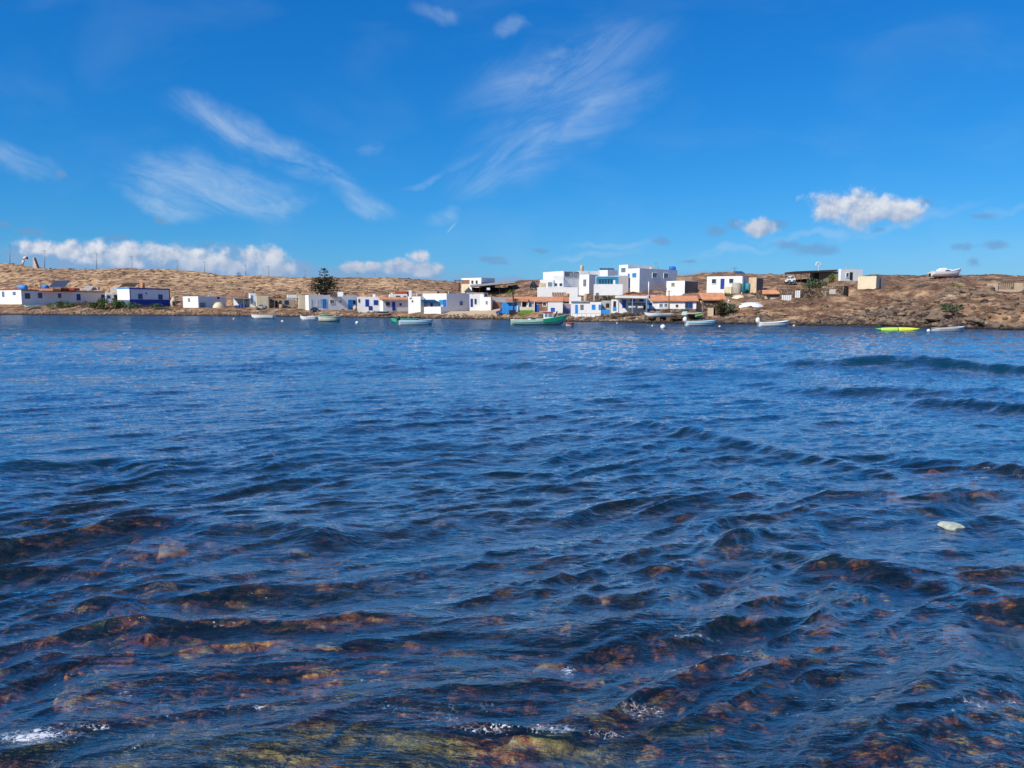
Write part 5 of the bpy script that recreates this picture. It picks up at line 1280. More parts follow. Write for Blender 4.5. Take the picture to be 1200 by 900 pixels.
solo('fishing_net', n, M('net_green', (.04, .22, .13), .95, .4, 6.0, 1.0), 'heap of green fishing net lying in the cream boat', 'net')
boat('rowing_boat', 'pale green boat moored behind the white boat with the black outboard', 457.5, 489, 378.4, 373.4, -1, M('green_hull', (.05, .42, .27), .4), None, PALEG, W=1.7, rise=.2)
boat('motor_boat', 'white open boat with a black outboard moored before the green boat', 464, 507, 381, 374.4, 1, WPAINT, PBLUE, PBLUE, True, W=1.7, rise=.28, seats=3)
# beached boats among the village
def beached(name, label, x0, x1, yb, yt, **k):
    Y, z = ground_at((x0 + x1) / 2, yb); Y -= 2
    zz = P(x0, yb, Y).z + 0.1
    return boat(name, label, x0, x1, yb, yt, z=zz, Y=Y, keel=0.0, **k)
beached('beached_boat', 'small green and white boat pulled up before the long left house', 26, 43.6, 361, 357.2, bow=-1, hull=WPAINT, strake=GREENP, inside=PALEG, W=1.6)
beached('beached_boat', 'slim pale blue grey boat lying on the dark beach by the patio wall', 438, 454.5, 367.6, 364.2, bow=-1, hull=M('grey_blue_hull', (.22, .30, .34)), strake=None, inside=PALEG, W=1.5)
b8, W3, sh_, wd_ = beached('speedboat', 'white speedboat with a small windshield propped up on the rocks', 756.8, 790, 373.2, 366.6, bow=-1, hull=WPAINT, strake=None, inside=WPAINT, W=2.2, seats=0, rise=.3)
o = MB(); p = [W3(.48, -.55, sh_(.48)), W3(.72, -.35, sh_(.7)), W3(.72, .35, sh_(.7)), W3(.48, .55, sh_(.48))]; q = [W3(.44, -.5, sh_(.48) + .42), W3(.58, -.3, sh_(.6) + .36), W3(.58, .3, sh_(.6) + .36), W3(.44, .5, sh_(.48) + .42)]
o.hexa(p, q).build('windshield', GLASSB, b8)
MB().hexa([W3(.72, -.4, sh_(.7) - .02), W3(.98, -.05, sh_(.95) - .04), W3(.98, .05, sh_(.95) - .04), W3(.72, .4, sh_(.7) - .02)], [W3(.72, -.4, sh_(.7) + .05), W3(.98, -.05, sh_(.95) + .02), W3(.98, .05, sh_(.95) + .02), W3(.72, .4, sh_(.7) + .05)]).build('foredeck', WPAINT, b8)
cb = MB(); a = b8.location
for u in (.2, .55): cb.box(W3(u, -.2, -.5), (.5, 1.4, .55))
cr = solo('boat_cradle', cb, WOOD, 'wooden trestles under the white speedboat on the rocks', 'trestle')
beached('beached_boat', 'thin white boat resting by the rocks right of the stone based house', 806, 824.5, 369.4, 366.6, bow=1, hull=WPAINT, strake=None, inside=WPAINT, W=1.4)
beached('beached_boat', 'small lime green dinghy on the rocks left of the wooden hut', 816.5, 824.6, 372.6, 368.6, bow=1, hull=LIME, strake=None, inside=LIME, W=1.2, seats=1)
Yp = ground_at(800, 373)[0]; pa, pb = P(796.3, 373, Yp), P(805.4, 365.4, Yp + 1.5)
ln = MB(); ln.hexa([(pa.x, Yp, pa.z), (pa.x + .7, Yp, pa.z), (pb.x, Yp + 1.5, pb.z), (pb.x - .7, Yp + 1.5, pb.z)], [(pa.x, Yp - .06, pa.z + .05), (pa.x + .7, Yp - .06, pa.z + .05), (pb.x, Yp + 1.44, pb.z + .05), (pb.x - .7, Yp + 1.44, pb.z + .05)])
solo('leaning_board', ln, PALEG, 'pale green board leaning against the rocks below the stone based house', 'board')
def upturned(label, x0, x1, yb, yt, mat, W=1.5, name='upturned_boat', Y=None):
    Y = Y or ground_at((x0 + x1) / 2, yb)[0]; a, b = P(x0, yb, Y), P(x1, yb, Y); H = P(x0, yt, Y).z - a.z; L = b.x - a.x
    t = thing(name, ((a.x + b.x) / 2, Y + W / 2, a.z), label, 'boat'); mb = MB(); N = 14
    for i in range(N + 1):
        u = i / N; w = W / 2 * max(0.04, sin(pi * min(max(u, .03), .97)) ** .55); h = H * max(.08, sin(pi * min(max(u, .03), .97)) ** .4)
        for k in range(7):
            an = pi * k / 6; mb.v.append((a.x + L * u, Y + W / 2 - w * cos(an), a.z + h * sin(an) ** .8))
    for i in range(N):
        for k in range(6): mb.f.append((i * 7 + k, (i + 1) * 7 + k, (i + 1) * 7 + k + 1, i * 7 + k + 1)); mb.sm.append(True)
    mb.build('hull', mat, t)
    kl = MB(); kl.tube([(a.x + L * .08, Y + W / 2, a.z + H * .78), (a.x + L * .3, Y + W / 2, a.z + H * 1.02), (a.x + L * .7, Y + W / 2, a.z + H * 1.02), (a.x + L * .92, Y + W / 2, a.z + H * .78)], [.05] * 4, 6); kl.build('keel', mat, t)
    return t
upturned('cream upturned boat leaning by the plain white shed', 247.8, 260.4, 360.8, 354.4, CREAM, 2.2)
upturned('cream upturned boat on the upper slope beside the teal tanks', 859, 875.6, 350.6, 345.8, CREAM)
upturned('brown grey upturned hull right of the cream one on the slope', 876, 890, 350.4, 346, M('grey_boat', (.36, .32, .27)))
upturned('long white upturned boat lowest on the slope above the shore rocks', 867.6, 898, 361, 354.8, WPAINT, 1.8)
upturned('short pale upturned dinghy before the orange roofed shed', 904, 912.5, 353.2, 349.6, M('pale_dinghy', (.5, .47, .42)))
# the green fishing boat
fb_, W3, sh_, wd_ = boat('fishing_boat', 'large green and white fishing boat with a red roofed white cabin', 598.4, 665, 381.6, 369.0, 1, WPAINT, PALEG, PALEG, W=2.3, rise=.52, seats=1)
us = [i / 14 for i in range(15)]
def band(f0, f1, off, mat, name, u0=0.0):
    for sgn in (-1,):
        mb = MB(); n = 0
        for u in us:
            if u < u0: continue
            k = -0.22 + (sh_(u) * .75 + .22) * max(0, (u - .82) / .18) ** 2
            for f in (f0, f1): mb.v.append(W3(u, sgn * (wd_(u) * (1.0 if f > .7 else .97 if f > .5 else .9) + off), k + (sh_(u) - k) * f))
            n += 1
        for i in range(n - 1): mb.f.append((2 * i, 2 * i + 2, 2 * i + 3, 2 * i + 1)); mb.sm.append(True)
        mb.build(name, mat, fb_)
band(.62, .54, .02, M('mid_green', (.06, .28, .18), .4), 'side_band'); band(1.02, .60, .05, GREENP, 'bow_bulwark', .52); band(.27, .22, .03, DWOOD, 'waterline_stripe')
cabx = []
def cbx(u0, u1, y0, z0, z1, mat, name, par=None, lean=0.0):
    p = [W3(u0, -y0, z0), W3(u1, -y0, z0), W3(u1, y0, z0), W3(u0, y0, z0)]; q = [W3(u0 + lean, -y0 * .92, z1), W3(u1 + lean, -y0 * .92, z1), W3(u1 + lean, y0 * .92, z1), W3(u0 + lean, y0 * .92, z1)]
    return MB().hexa(p, q).build(name, mat, par or fb_)
cab = cbx(.585, .75, .62, .45, 1.62, WPAINT, 'cabin')
cbx(.57, .775, .70, 1.63, 1.72, REDP, 'cabin_roof', cab); cbx(.665, .735, .66, 1.12, 1.52, GLASSB, 'cabin_window', cab); cbx(.605, .645, .66, 1.12, 1.52, GLASSB, 'cabin_window', cab); cbx(.70, .752, .5, 1.12, 1.5, GLASSB, 'cabin_window', cab)
MB().bar(W3(.775, 0, 1.0), W3(.83, 0, 1.78), .22).build('exhaust_stack', BLACKP, fb_)
strip_ = MB(); p = [W3(.78, -.75, sh_(.78) - .05), W3(.98, -.12, sh_(.97) - .05), W3(.98, .12, sh_(.97) - .05), W3(.78, .75, sh_(.78) - .05)]
strip_.hexa(p, [(x, y, z + .09) for x, y, z in p]).build('foredeck', GREENP, fb_)
MB().blobby(W3(.40, -.1, sh_(.4) + .05), (.32, .3, .22), 2, 2, .2).build('engine_cover', BLACKP, fb_); MB().box(W3(.34, .1, sh_(.4) - .25), (.5, .5, .4)).build('fish_box', WPAINT, fb_)
MB().tube([W3(.99, 0, sh_(1) - .05), W3(1.04, 0, .2), W3(1.06, 0, -.1)], [.03] * 3, 5).build('mooring_rope', WOOD, fb_)
boat('dinghy', 'tiny white and red dinghy tied off the bow of the fishing boat', 664, 673.6, 382.4, 378.4, 1, WPAINT, REDP, REDP, W=1.0, seats=1, rise=.1)
boat('motor_boat', 'white and pale blue motor boat moored right of the large round buoy', 802.4, 841.6, 381.8, 375.2, 1, WPAINT, PBLUE, PBLUE, WPAINT, W=1.7, rise=.3)
boat('motor_boat', 'white motor boat with a pale outboard moored below the stone walls', 888.4, 927.5, 382.8, 376.0, 1, WPAINT, None, WPAINT, WPAINT, W=1.7, rise=.35)
boat('rowing_boat', 'blue and white boat moored behind the white motor boat bow', 912, 934.6, 379.6, 374.4, 1, PBLUE, WPAINT, PBLUE, W=1.4, rise=.4)
k1 = thing('kayak', P(1053, 387.6, wl(388)), 'long low kayak shading from lime green stern to yellow bow', 'kayak')
Yk = wl(388.0)
for x0, x1, mt in ((1028, 1033.5, LIME), (1033.5, 1054, M('boat_yellowgreen', (0.45, 0.75, 0.09), .45)), (1054, 1079.6, YELLOW)):
    a, b = P(x0, 388, Yk), P(x1, 388, Yk); kb = MB(); N = 8
    pts, rr = [], []
    for i in range(N + 1):
        x = a.x + (b.x - a.x) * i / N; f = (x - P(1028, 388, Yk).x) / (P(1079.6, 388, Yk).x - P(1028, 388, Yk).x)
        pts.append((x, Yk + .3, .10 + .14 * abs(2 * f - 1) ** 3)); rr.append(max(.035, .26 * (1 - abs(2 * f - 1) ** 3)))
    kb.tube(pts, rr, 10).build('kayak_hull', mt, k1)
boat('rowing_boat', 'grey white moored boat with raised bow right of the yellow kayak', 1100.2, 1135.4, 388.4, 382.8, 1, M('boat_greywhite', (.55, .57, .60), .5), None, DWOOD, W=1.5, rise=.45)
# motor yacht on the ridge
Yy = 137.0; zg = ground_z(az(1112) * Yy, Yy) + 0.28
yt_, W3, sh_, wd_ = boat('motor_yacht', 'white motor yacht standing on the ridge of the right headland', 1094.5, 1130, 320.4, 314.2, 1, WPAINT, None, WPAINT, W=2.2, z=zg, Y=Yy, rise=.42, seats=0, keel=.10, cat='yacht')
def yb_(u0, u1, y0, z0, z1, mat, name, l0=0.0, l1=0.0, par=None):
    p = [W3(u0, -y0, z0), W3(u1, -y0 * .7, z0), W3(u1, y0 * .7, z0), W3(u0, y0, z0)]; q = [W3(u0 + l0, -y0 * .8, z1), W3(u1 + l1, -y0 * .5, z1), W3(u1 + l1, y0 * .5, z1), W3(u0 + l0, y0 * .8, z1)]
    return MB().hexa(p, q).build(name, mat, par or yt_)
yb_(.02, .80, .85, .52, .64, WPAINT, 'deck'); cs = yb_(.20, .84, .72, .62, 1.45, WPAINT, 'superstructure', .06, -.22)
yb_(.42, .66, .74, 1.05, 1.30, GLASS, 'cabin_window', .04, -.05, cs); yb_(.30, .52, .5, 1.45, 1.66, WPAINT, 'flybridge', .03, -.05); MB().bar(W3(.36, 0, 1.6), W3(.33, 0, 1.85), .1).build('radar_arch', METAL, yt_)
MB().tube([W3(.0, -1.02, .25), W3(.5, -1.12, .25), W3(.85, -.75, .35)], [.05] * 3, 6).build('red_stripe', REDP, yt_)
MB().box(W3(-.03, 0, .1), (.22, .4, .6)).build('stern_drive', BLACKP, yt_)
for u, w_ in ((.2, 'stern'), (.5, 'middle'), (.75, 'bow')): solo('boat_chock', MB().box(W3(u, 0, -.5), (.3, 1.0, .62)), WOOD, 'wooden chock under the %s of the motor yacht on the ridge' % w_, 'chock', 'chocks under the motor yacht')

# ---------------------------------------------------------------- buoys
def buoy(label, px, yw, r_px, mat=WPAINT, two=None):
    Y = wl(yw); c = P(px, yw, Y); r = r_px * Y / F
    t = thing('buoy', (c.x, c.y, 0), label, 'buoy', 'mooring buoys on the bay')
    MB().blobby((c.x, c.y, r * .55), (r, r, r), 1, 2, 0.0).build('float', mat, t)
    MB().tube([(c.x, c.y, r * 1.45), (c.x, c.y, r * 1.75)], [r * .22, r * .18], 8).build('eye', two or METAL, t)
    return t
buoy('tiny white buoy left of the white flat open boat', 274, 374.2, 1.1)
buoy('small white buoy between the flat open boat and the slim white boat', 331, 377.4, 1.4)
buoy('white buoy right of the cream boat with green nets', 418.5, 379.4, 2.0)
buoy('white and orange buoy at the bow of the white boat with black outboard', 504.0, 380.6, 2.3, WPAINT, TERRA)
buoy('tiny buoy left of the large round one', 764.4, 382.4, 1.0)
buoy('largest round white buoy, below the white speedboat', 776.8, 384.9, 3.1)
buoy('tiny pale buoy just right of the pale blue motor boat', 843.3, 383.2, 1.2)
buoy('small cream buoy under the bow of the blue and white boat', 930.3, 382.6, 1.4, CREAM)
buoy('pale buoy between the yellow kayak and the grey white boat', 1088, 388.6, 2.0)
buoy('tiny buoy close inshore below the white porch canopy', 723, 379.2, .9)

# ---------------------------------------------------------------- lamp posts and monuments on the left hill
def lamp(px, y0, y1, label, Y=300):
    a, b = P(px, y1 + 1.5, Y), P(px, y0, Y)
    t = thing('lamp_post', a, label, 'lamp post', 'lamp posts along the hill road')
    MB().tube([a, b], [.13, .08], 6).build('pole', METAL, t)
    MB().box((b.x - .35, b.y, b.z), (.9, .3, .14)).build('lamp_head', METAL, t)
    return t
for px, y0, y1, lb in ((11.6, 287.5, 308.5, 'grey lamp post at the far left, left of both pale monuments'), (52.4, 293.8, 313.5, 'grey lamp post just right of the pointed pale monument'),
                       (113.2, 297, 315.5, 'tall thin lamp post on the hill above the solar panels'), (154.6, 301, 319, 'thin lamp post above the blue trimmed house'),
                       (207.4, 305.5, 321.5, 'faint lamp post on the hill above the domed oven'), (239.8, 307.5, 322, 'lamp post left of the dark rock outcrop on the hill'),
                       (288, 311, 324, 'faint lamp post above the grey carport'), (315, 312.5, 325.5, 'faint lamp post above the wooden pergola'), (357.4, 317, 328, 'short lamp post left of the conifer top'),
                       (420, 320, 330.5, 'short lamp post right of the conifer'), (439.5, 321, 331, 'last small lamp post on the hill above the patio wall')):
    lamp(px, y0, y1, lb)
mon = M('monument_paint', (.62, .50, .44), .9, .3, 1.0, .3, .2, dirt=.5)
Ym = 303; a = [P(x, y, Ym) for x, y in ((25.6, 311), (27.4, 305.6), (28.3, 302.6), (30.2, 301.6), (31.4, 302.6))]
t = thing('bent_monument', a[0], 'pale bent tube monument with a dark round mouth on the hill', 'monument')
MB().tube(a, [.55, .5, .55, .6, .55], 12).build('shaft', mon, t)
e = a[-1]; MB().blobby((e.x + .25, e.y - .1, e.z + .05), (.30, .45, .50), 2, 2, 0.0).build('mouth', BLACKP, t)
a, b = P(38.2, 312.6, Ym), P(43.9, 314.6, Ym); c0, c1 = P(38.4, 301.6, Ym), P(39.4, 301.9, Ym)
wd = MB(); wd.hexa([(a.x, Ym, a.z - .5), (b.x, Ym, a.z - .9), (b.x, Ym + 1.2, a.z - .9), (a.x, Ym + 1.2, a.z - .5)], [(c0.x, Ym, c0.z), (c1.x, Ym, c1.z), (c1.x, Ym + 1, c1.z), (c0.x, Ym + 1, c0.z)])
t2 = thing('pointed_monument', a, 'pale pointed leaning monument on the hill right of the bent one', 'monument'); wd.build('shaft', mon, t2)
MB().hexa([(b.x, Ym - .1, a.z - .9), (b.x + .35, Ym - .1, a.z - .9), (b.x + .35, Ym + 1.1, a.z - .9), (b.x, Ym + 1.1, a.z - .9)], [(c1.x, Ym - .1, c1.z), (c1.x + .2, Ym - .1, c1.z), (c1.x + .2, Ym + 1, c1.z), (c1.x, Ym + 1, c1.z)]).build('side_rib', BRICK, t2)

# ---------------------------------------------------------------- plants
RND = random.Random(5)
def leafcloud(mb, c, r, n, size, rr=RND, flat=0.5):
    for _ in range(n):
        while True:
            x, y, z = rr.uniform(-1, 1), rr.uniform(-1, 1), rr.uniform(-1, 1); d = x * x + y * y + z * z
            if d < 1: break
        k = (d ** .5 + .35) / 1.2 / max(d ** .5, .2) if rr.random() < .6 else 1
        p = Vector((c[0] + x * r[0] * k, c[1] + y * r[1] * k, c[2] + z * r[2] * k)); s = size * rr.uniform(.5, 1.3)
        a = Vector((rr.uniform(-1, 1), rr.uniform(-1, 1), rr.uniform(-.6, .6))).normalized() * s; b = Vector((rr.uniform(-1, 1), rr.uniform(-1, 1), rr.uniform(-.2, 1))).normalized() * s * .7
        mb.face(p - a, p - b * .6, p + a, p + b)
def bush(label, x0, x1, y0, y1, mat, n=420, cat='bush', name='bush', Y=None, clumps=5, seed=1, size=None):
    rr = random.Random(seed); Y = Y or ground_at((x0 + x1) / 2, y1)[0] - 2.5; a, b = P(x0, y1, Y), P(x1, y0, Y); w, h = b.x - a.x, b.z - a.z
    t = thing(name, ((a.x + b.x) / 2, Y, a.z), label, cat); mb = MB()
    for k in range(clumps):
        u = (k + .5) / clumps + rr.uniform(-.08, .08); hh = h * (.55 + .45 * sin(pi * u)) * rr.uniform(.8, 1.1)
        leafcloud(mb, (a.x + w * u, Y + rr.uniform(0, 1.5), a.z + hh * .42), (w / clumps * .85, 1.1, hh * .58), n // clumps, size or max(.12, h * .11), rr)
    mb.build('foliage', mat, t); s = MB()
    for k in range(clumps):
        u = (k + .5) / clumps; s.bar((a.x + w * u, Y + .6, a.z - 1.0), (a.x + w * u + rr.uniform(-.3, .3), Y + .6, a.z + h * .5), .07)
    tag(s.build('stems', BARK, t), kind='stuff'); return t
bush('low green bush row in front of the long white house', 56, 87, 352.4, 359.6, LEAF, 1100, clumps=8, seed=1, size=.22)
bush('dark brown bush between the green bushes by the long house', 88, 106, 351.6, 359.4, LEAFB, 420, clumps=4, seed=2)
bush('largest bright green bush at the right end of the long house', 107.5, 141.5, 348.9, 360.4, LEAF, 1600, clumps=7, seed=3)
bush('green bush under the left corner of the blue trimmed house', 143, 162, 353.0, 360.6, LEAF, 600, clumps=5, seed=4)
bush('dry brownish shrubs before the middle of the blue trimmed house', 162, 177, 355.6, 361.2, LEAFB, 380, clumps=4, seed=5)
bush('small dark green bush under the right window of the blue trimmed house', 176, 188, 354.2, 361.2, LEAF, 420, clumps=3, seed=6)
bush('flat pale green shrub at the right foot of the blue trimmed house', 188, 197, 357.8, 361.4, LEAFG, 240, clumps=3, seed=7)
bush('round grey green bush in front of the black canopy', 947.6, 969, 325, 336.8, LEAFG, 900, clumps=4, seed=8)
bush('straggly olive shrub beside the orange roofed stone house', 841.5, 852, 350.5, 365.5, LEAFB, 700, clumps=3, seed=9)
bush('second straggly grey shrub right of the olive one by the stone house', 852.5, 862, 352.5, 364.5, LEAFG, 420, clumps=3, seed=10)
bush('tiny bright green plant alone on the right headland', 1125.6, 1129.8, 332.2, 338.6, LEAF, 160, clumps=1, seed=11)
bush('pale green low scrub patch on the sandy right slope', 1112, 1126, 354, 363, LEAFG, 380, clumps=3, seed=12, size=.16)
bush('green weeds beneath the cream box by the hill house', 846, 860, 342.6, 346.6, LEAF, 240, clumps=4, seed=13)
bush('green creeper at the right end of the brown room under the canopy', 976, 981, 317.6, 329, LEAF, 260, clumps=2, seed=14)
bush('dark shrub growing on the stained retaining terrace', 708, 714.6, 346, 352, LEAFD, 200, clumps=2, seed=15)
bush('dark low scrub on the crest of the left hill', 241.5, 247, 319.2, 322.6, LEAFD, 160, clumps=2, seed=16, Y=284)
bush('small upright dark shrub on the skyline above the grey carport', 277, 280, 318.8, 323.6, LEAFD, 120, clumps=1, seed=17, Y=279)
# conifer (Norfolk pine) behind the long house
Yt = H_.Y + 11; base = P(380.5, 352, Yt); top = P(380.4, 315.0, Yt); s_ = Yt / F
tree = thing('conifer_tree', base, 'tall dark conifer with whorled branches behind the blue doored house', 'tree')
MB().tube([base - Vector((0, 0, 1)), base.lerp(top, .5), top], [.28, .14, .03], 8).build('trunk', BARK, tree)
crown = MB(); rr = random.Random(9); br_ = MB()
tiers = [(316.2, 2.4), (320.0, 6.4), (323.4, 5.6), (327.2, 8.5), (329.8, 13.5), (332.4, 17.5), (335, 18.5), (337.6, 19.5), (340.2, 20), (342.6, 16), (345, 13)]
for ti, (py, rpx) in enumerate(tiers):
    z = P(380, py, Yt).z; rad = rpx * s_; nb_ = 4 if ti < 4 else 8
    for k in range(nb_):
        an = 2 * pi * (k + rr.random() * .7) / nb_ + ti; rl = rad * rr.uniform(.65, 1.12)
        d = Vector((cos(an), sin(an), 0)); p0 = Vector((base.x, base.y, z)); p1 = p0 + d * rl * .6 + Vector((0, 0, .12 * rl)); p2 = p0 + d * rl + Vector((0, 0, rl * (.34 if ti < 6 else .16)))
        br_.tube([p0, p1, p2], [.06, .04, .02], 4, cap=False)
        for f in ([.7, 1.0] if ti < 3 else [.35, .55, .75, .95]):
            q = p0.lerp(p1, f / .6) if f < .6 else p1.lerp(p2, (f - .6) / .4)
            leafcloud(crown, q, (.42, .42, .26), 12 if ti < 4 else 19, .18, rr)
crown.build('crown', LEAFD, tree); tag(br_.build('branches', BARK, tree), kind='stuff')
# palm
Yq = P_.Y + 2; pb_ = P(601.8, 366, Yq - 3); pt = P(600.6, 341.5, Yq - 3)
palm = thing('palm_tree', pb_, 'young wind bent palm between the blue fence and the terracotta porch house', 'tree')
MB().tube([pb_ - Vector((0, 0, .5)), pb_.lerp(pt, .5) + Vector((.1, 0, 0)), pt], [.17, .14, .12], 8).build('trunk', BARK, palm)
for k in range(17):
    an = rr.uniform(0, 2 * pi); el = rr.uniform(.15, 1.35); L = rr.uniform(1.1, 1.75); mb = MB()
    d = Vector((cos(an) * .75 - .25, sin(an) * .8, 0)); pts = []
    for i in range(7):
        f = i / 6; pts.append(pt + d * (L * f * cos(el)) + Vector((-.25 * f * f, 0, L * (sin(el) * f - .75 * f * f))))
    for i in range(1, 7):
        a_, b_ = pts[i - 1], pts[i]; t_ = (b_ - a_).normalized(); sd = t_.cross(Vector((0, 0, 1)))
        sd = sd.normalized() if sd.length > .1 else Vector((1, 0, 0))
        for sg in (-1, 1):
            tip = b_ + sd * sg * .34 * (1.05 - i / 8) + t_ * .22 - Vector((0, 0, .14)); mb.face(a_, b_, tip, a_.lerp(tip, .4) - Vector((0, 0, .04)))
    mb.build('frond', LEAF, palm)
# pale figure-like post among the shrubs
qf = P(853.6, 364, ground_at(853.6, 364)[0]); t = thing('white_post', qf, 'whitish carved post standing between the straggly shrubs', 'post')
MB().tube([qf, qf + Vector((0, 0, .6)), qf + Vector((.05, 0, 1.0)), qf + Vector((0, 0, 1.25))], [.16, .2, .24, .14], 10).build('post_body', WPAINT, t)
MB().blobby((qf.x, qf.y, qf.z + 1.42), (.15, .15, .17), 1, 2, .05).build('post_head', WPAINT, t)

# ---------------------------------------------------------------- rocks and scrub on the land
def rock_mat(name, lo, mid, hi):
    m = new_mat(name); p = geo_pos(); r = X(X.tree.nodes.new('ShaderNodeNewGeometry').outputs['Random Per Island'])
    c = ramp(noise(p, 2.5, 5, .7) * .65 + r * .35, [(.3, lo), (.5, mid), (.75, hi)])
    _, _, z = sep(p); c = mixc(ss(z, .35, .05) * .9, c, (.018, .015, .014))
    finish(principled(c, .95, bump(noise(p, 7, 4, .7), .8, .06), spec=.12)); return m
BASALT = rock_mat('basalt', (.035, .027, .024), (.12, .086, .065), (.30, .21, .14)); SHINGLE = rock_mat('shingle', (.07, .05, .04), (.22, .16, .11), (.50, .40, .28))
gc = np.random.default_rng(77)
def scatter(name, mat, n, px_f, s_f, r_f, squash, seed, sub=1, kind='stuff', lift=0.1, dens=None):
    g = np.random.default_rng(seed); v0 = np.array(ICO[sub][0]); f0 = np.array(ICO[sub][1]); V, Fc = [], []; o = 0
    px = px_f(g, n); sp = s_f(g, n); rad = r_f(g, n)
    ji = np.clip(np.searchsorted(PXG, px), 1, len(PXG) - 1); si = np.clip(np.searchsorted(S_FINE, sp), 1, len(S_FINE) - 1)
    tx = (px - PXG[ji - 1]) / (PXG[ji] - PXG[ji - 1]); ty = (sp - S_FINE[si - 1]) / (S_FINE[si] - S_FINE[si - 1])
    def L(A): return (A[ji - 1, si - 1] * (1 - tx) + A[ji, si - 1] * tx) * (1 - ty) + (A[ji - 1, si] * (1 - tx) + A[ji, si] * tx) * ty
    X_, Y_2, Z_ = L(TX), L(TY), L(TZ)
    for i in range(n):
        if any(min(q.x for q in h.q) - .2 < X_[i] < max(q.x for q in h.q) + .2 and min(q.y for q in h.q) - .2 < Y_2[i] < max(q.y for q in h.q) + .2 for h in HOUSES): continue
        r = rad[i]; a = g.uniform(0, 6.28); ph = g.uniform(0, 6.28, 3)
        k = 1 + .28 * np.sin(3 * v0[:, 0] + ph[0]) + .22 * np.sin(4 * v0[:, 1] + ph[1]) * np.cos(3 * v0[:, 2] + ph[2])
        sc = np.array([g.uniform(.8, 1.5), g.uniform(.7, 1.2), squash * g.uniform(.7, 1.3)]) * r
        q = v0 * k[:, None] * sc; ca, sa = cos(a), sin(a)
        q = np.stack([q[:, 0] * ca - q[:, 1] * sa, q[:, 0] * sa + q[:, 1] * ca, q[:, 2]], -1) + np.array([X_[i], Y_2[i], Z_[i] + r * squash * lift])
        V.append(q); Fc.append(f0 + o); o += len(v0)
    V = np.concatenate(V); Fc = np.concatenate(Fc); me = bpy.data.meshes.new(name)
    me.vertices.add(len(V)); me.vertices.foreach_set('co', V.astype(np.float32).reshape(-1)); me.loops.add(len(Fc) * 3); me.loops.foreach_set('vertex_index', Fc.reshape(-1).astype(np.int32))
    me.polygons.add(len(Fc)); me.polygons.foreach_set('loop_start', np.arange(0, len(Fc) * 3, 3, dtype=np.int32)); me.polygons.foreach_set('loop_total', np.full(len(Fc), 3, dtype=np.int32)); me.update(calc_edges=True)
    ob = bpy.data.objects.new(name, me); COL.objects.link(ob); me.materials.append(mat); tag(ob, kind=kind); return ob
U = lambda a, b: (lambda g, n: g.uniform(a, b, n))
sr_ = scatter('shore_rocks', SHINGLE, 4200, U(-80, 760), lambda g, n: 1.98 + .85 * g.random(n) ** 1.4, lambda g, n: .10 + .30 * g.random(n) ** 4, .6, 3)
tag(sr_, 'tan and brown stones lying along the waterline of the bay', 'rocks')
hr = scatter('headland_rocks', BASALT, 3600, lambda g, n: 1260 - 620 * g.random(n) ** 1.1, lambda g, n: 1.98 + 3.2 * g.random(n) ** 4.0, lambda g, n: .08 + .40 * g.random(n) ** 4, .62, 4)
tag(hr, 'dark broken basalt rocks strewn over the right headland', 'rocks')
SCRUB = rock_mat('scrub_brown', (.07, .042, .026), (.15, .095, .058), (.25, .17, .10))
sc1 = scatter('dry_scrub', SCRUB, 3000, U(-100, 760), lambda g, n: 4.1 + 2.95 * g.random(n) ** .8, lambda g, n: .12 + .5 * g.random(n) ** 3, .5, 5)
tag(sc1, 'low brown scrub dotted over the hill behind the village', 'scrub')
sc2 = scatter('headland_scrub', SCRUB, 1500, U(720, 1260), lambda g, n: 3.2 + 3.8 * g.random(n), lambda g, n: .10 + .25 * g.random(n) ** 2, .4, 6)
tag(sc2, 'low brown scrub dotted over the right headland', 'scrub')
# larger rocks one can pick out
for i, (px, py, r, lb) in enumerate(((1054, 352, 1.3, 'dark boulder leftmost in the crag on the right headland'), (1063, 356, 1.1, 'dark boulder low in the left crag of the headland'), (1076, 349, .9, 'dark boulder on the upper right of the left crag'),
        (1112, 343, 1.3, 'dark jagged rock below the tiny green plant'), (1122, 347, 1.0, 'squat dark rock under the jagged rock of the upper crag'), (1133, 346, 1.1, 'dark rock in the middle of the upper crag'), (1146, 350, 1.4, 'biggest dark rock in the upper crag'), (1157, 343, 1.0, 'dark rock just left of the pale block ruin'),
        (1100, 378, 1.5, 'dark wet boulder on the shore above the grey white boat'), (1165, 380, 1.7, 'broad dark boulder on the right shore'), (1190, 374, 1.6, 'dark boulder at the right edge of the shore'), (1142, 376, 1.2, 'dark boulder left of the broad shore boulder'),
        (1010, 376, 1.0, 'small dark boulder on the shore left of the kayak'), (980, 370, .9, 'dark boulder on the bare shore slope below the stone enclosure'), (870, 375, 1.0, 'dark boulder on the shore below the white upturned boat'), (1180, 362, 1.1, 'brown boulder on the slope under the pale block ruin'))):
    Y, z = ground_at(px, py); zz = ground_z(az(px) * Y, Y)
    solo('boulder', MB().blobby((az(px) * Y, Y, zz + r * .1), (r * .75, r * .6, r * .45), 30 + i, 3, .32, smooth=False), BASALT, lb, 'boulder', 'boulders on the right headland')
# the pale stone awash at mid right and a small yellow one
for px, py, r, mt, lb in ((1130, 618, .115, M('pale_rock', (.50, .52, .42), .9, .35, 9.0, .8), 'pale rounded stone awash in the mid right water'), (1025, 820, .035, M('yellow_rock', (.75, .62, .28)), 'small yellow stone awash in the lower right water')):
    Y = wl(py); solo('awash_stone', MB().blobby((az(px) * Y, Y, r * .16), (r * 1.2, r * 1.3, r * .26), 5, 3, .16), mt, lb, 'stone')

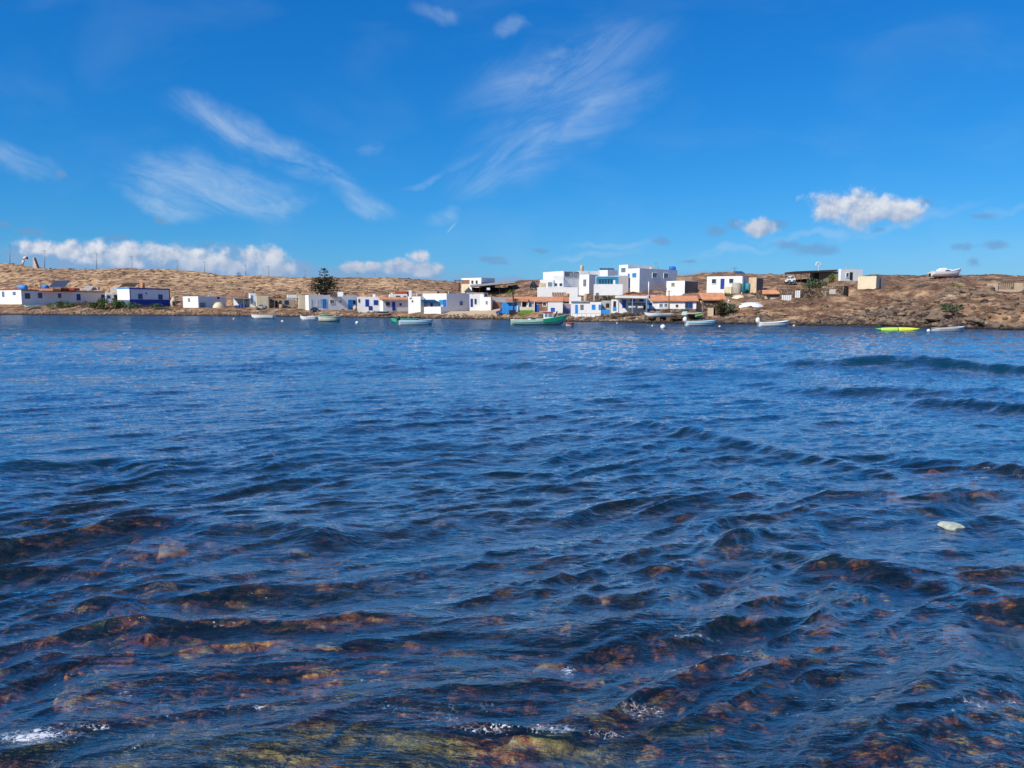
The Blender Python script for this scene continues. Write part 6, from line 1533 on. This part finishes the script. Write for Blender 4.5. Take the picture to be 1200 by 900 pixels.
# retaining walls and railing along the rocky village front
for x0, x1, y0, y1, lb in ((716, 762, 366.2, 371.5, 'rough stone retaining wall below the white porch canopy'), (631, 668, 367.4, 372.2, 'low stone retaining wall behind the fishing boat'), (786, 815, 368.2, 372, 'short stone wall below the terracotta roofed long house')):
    Y = ground_at((x0 + x1) / 2, y1)[0] - .3; n_ = int((x1 - x0) / 2.1); t = thing('stone_wall', P((x0 + x1) / 2, y1, Y), lb, 'wall'); rr = random.Random(int(x0))
    a, b = P(x0, y1, Y), P(x1, y0, Y); m = MB()
    for r_ in range(4):
        x = a.x
        while x < b.x:
            w = rr.uniform(.25, .6); h = (b.z - a.z) / 4
            m.box((x + w / 2, Y + rr.uniform(-.05, .05), a.z - .15 + r_ * h), (w - .03, .45, h - .02), rr.uniform(-.06, .06)); x += w
    tag(m.build('stones', BASALT if x0 > 700 else SHINGLE, t), kind='stuff'); MB().box(((a.x + b.x) / 2, Y + .25, a.z - .4), (b.x - a.x, .25, b.z - a.z + .3)).build('core', STONE, t)
Y = R_.Y - 1.6; rl = thing('railing', P(687, 370, Y), 'thin metal railing before the white waterfront house', 'railing')
for k in range(7):
    q = P(671 + k * 5.4, 371.5, Y); MB().bar(q, (q.x, q.y, P(671, 367.2, Y).z), .05).build('post', METAL, rl)
a, b = P(671, 367.2, Y), P(703.4, 367.2, Y)
MB().bar(a, b, .05).build('rail', METAL, rl)
# power poles with wires through the village
pole_pts = []
for px, py0, py1, lb in ((463, 332.5, 350, 'thin wooden power pole behind the terracotta lean-to house'), (537, 334, 352, 'thin wooden power pole left of the mound house'), (760.2, 330, 345, 'short white pole before the long shaded wall of the tallest house'), (784, 340, 366, 'wooden pole beside the terracotta roofed long house')):
    Y = 176 if px < 600 else ground_at(px, py1)[0]; a, b = P(px, py1 + 2, Y), P(px, py0, Y)
    t = thing('utility_pole', a, lb, 'pole'); MB().tube([a, b], [.11, .08], 6).build('pole', WOOD if px != 760.2 else WPAINT, t)
    if px < 600 or px > 780: MB().bar((b.x - .5, b.y, b.z - .25), (b.x + .5, b.y, b.z - .25), .08).build('crossarm', WOOD, t)

for h in (A, B_, D_, H_, I_, L_, M_, K_, U_, R_, Y_, CC, S4, J2):
    rr = random.Random(int(h.C.x * 10)); n_ = 2 if h.wR > 4 else 1
    for k in range(n_):
        p = h.C + h.dR * (h.wR * rr.uniform(.2, .8)) + h.dL * (min(h.wL, 4) * rr.uniform(.25, .6)); z = h.zt - .35
        MB().tube([(p.x, p.y, z), (p.x, p.y, z + rr.uniform(.7, 1.1))], [.07, .07], 6).build('vent_pipe', rr.choice([METAL, WPAINT, TERRA]), h.root)
for h, lb in ((H_, 'thin aerial on the roof of the long blue doored house'), (L_, 'thin aerial on the roof of the awning house'), (U_, 'tall thin aerial on the tallest white house')):
    p = h.C + h.dR * (h.wR * .7) + h.dL * 2.5; t = thing('antenna', (p.x, p.y, h.zt - .3), lb, 'antenna')
    MB().bar((p.x, p.y, h.zt - .35), (p.x, p.y, h.zt + 1.6), .05).build('mast', METAL, t)
    m = MB(); m.bar((p.x - .5, p.y, h.zt + 1.5), (p.x + .5, p.y, h.zt + 1.5), .04); m.bar((p.x - .3, p.y, h.zt + 1.3), (p.x + .3, p.y, h.zt + 1.3), .04); m.build('head', METAL, t)
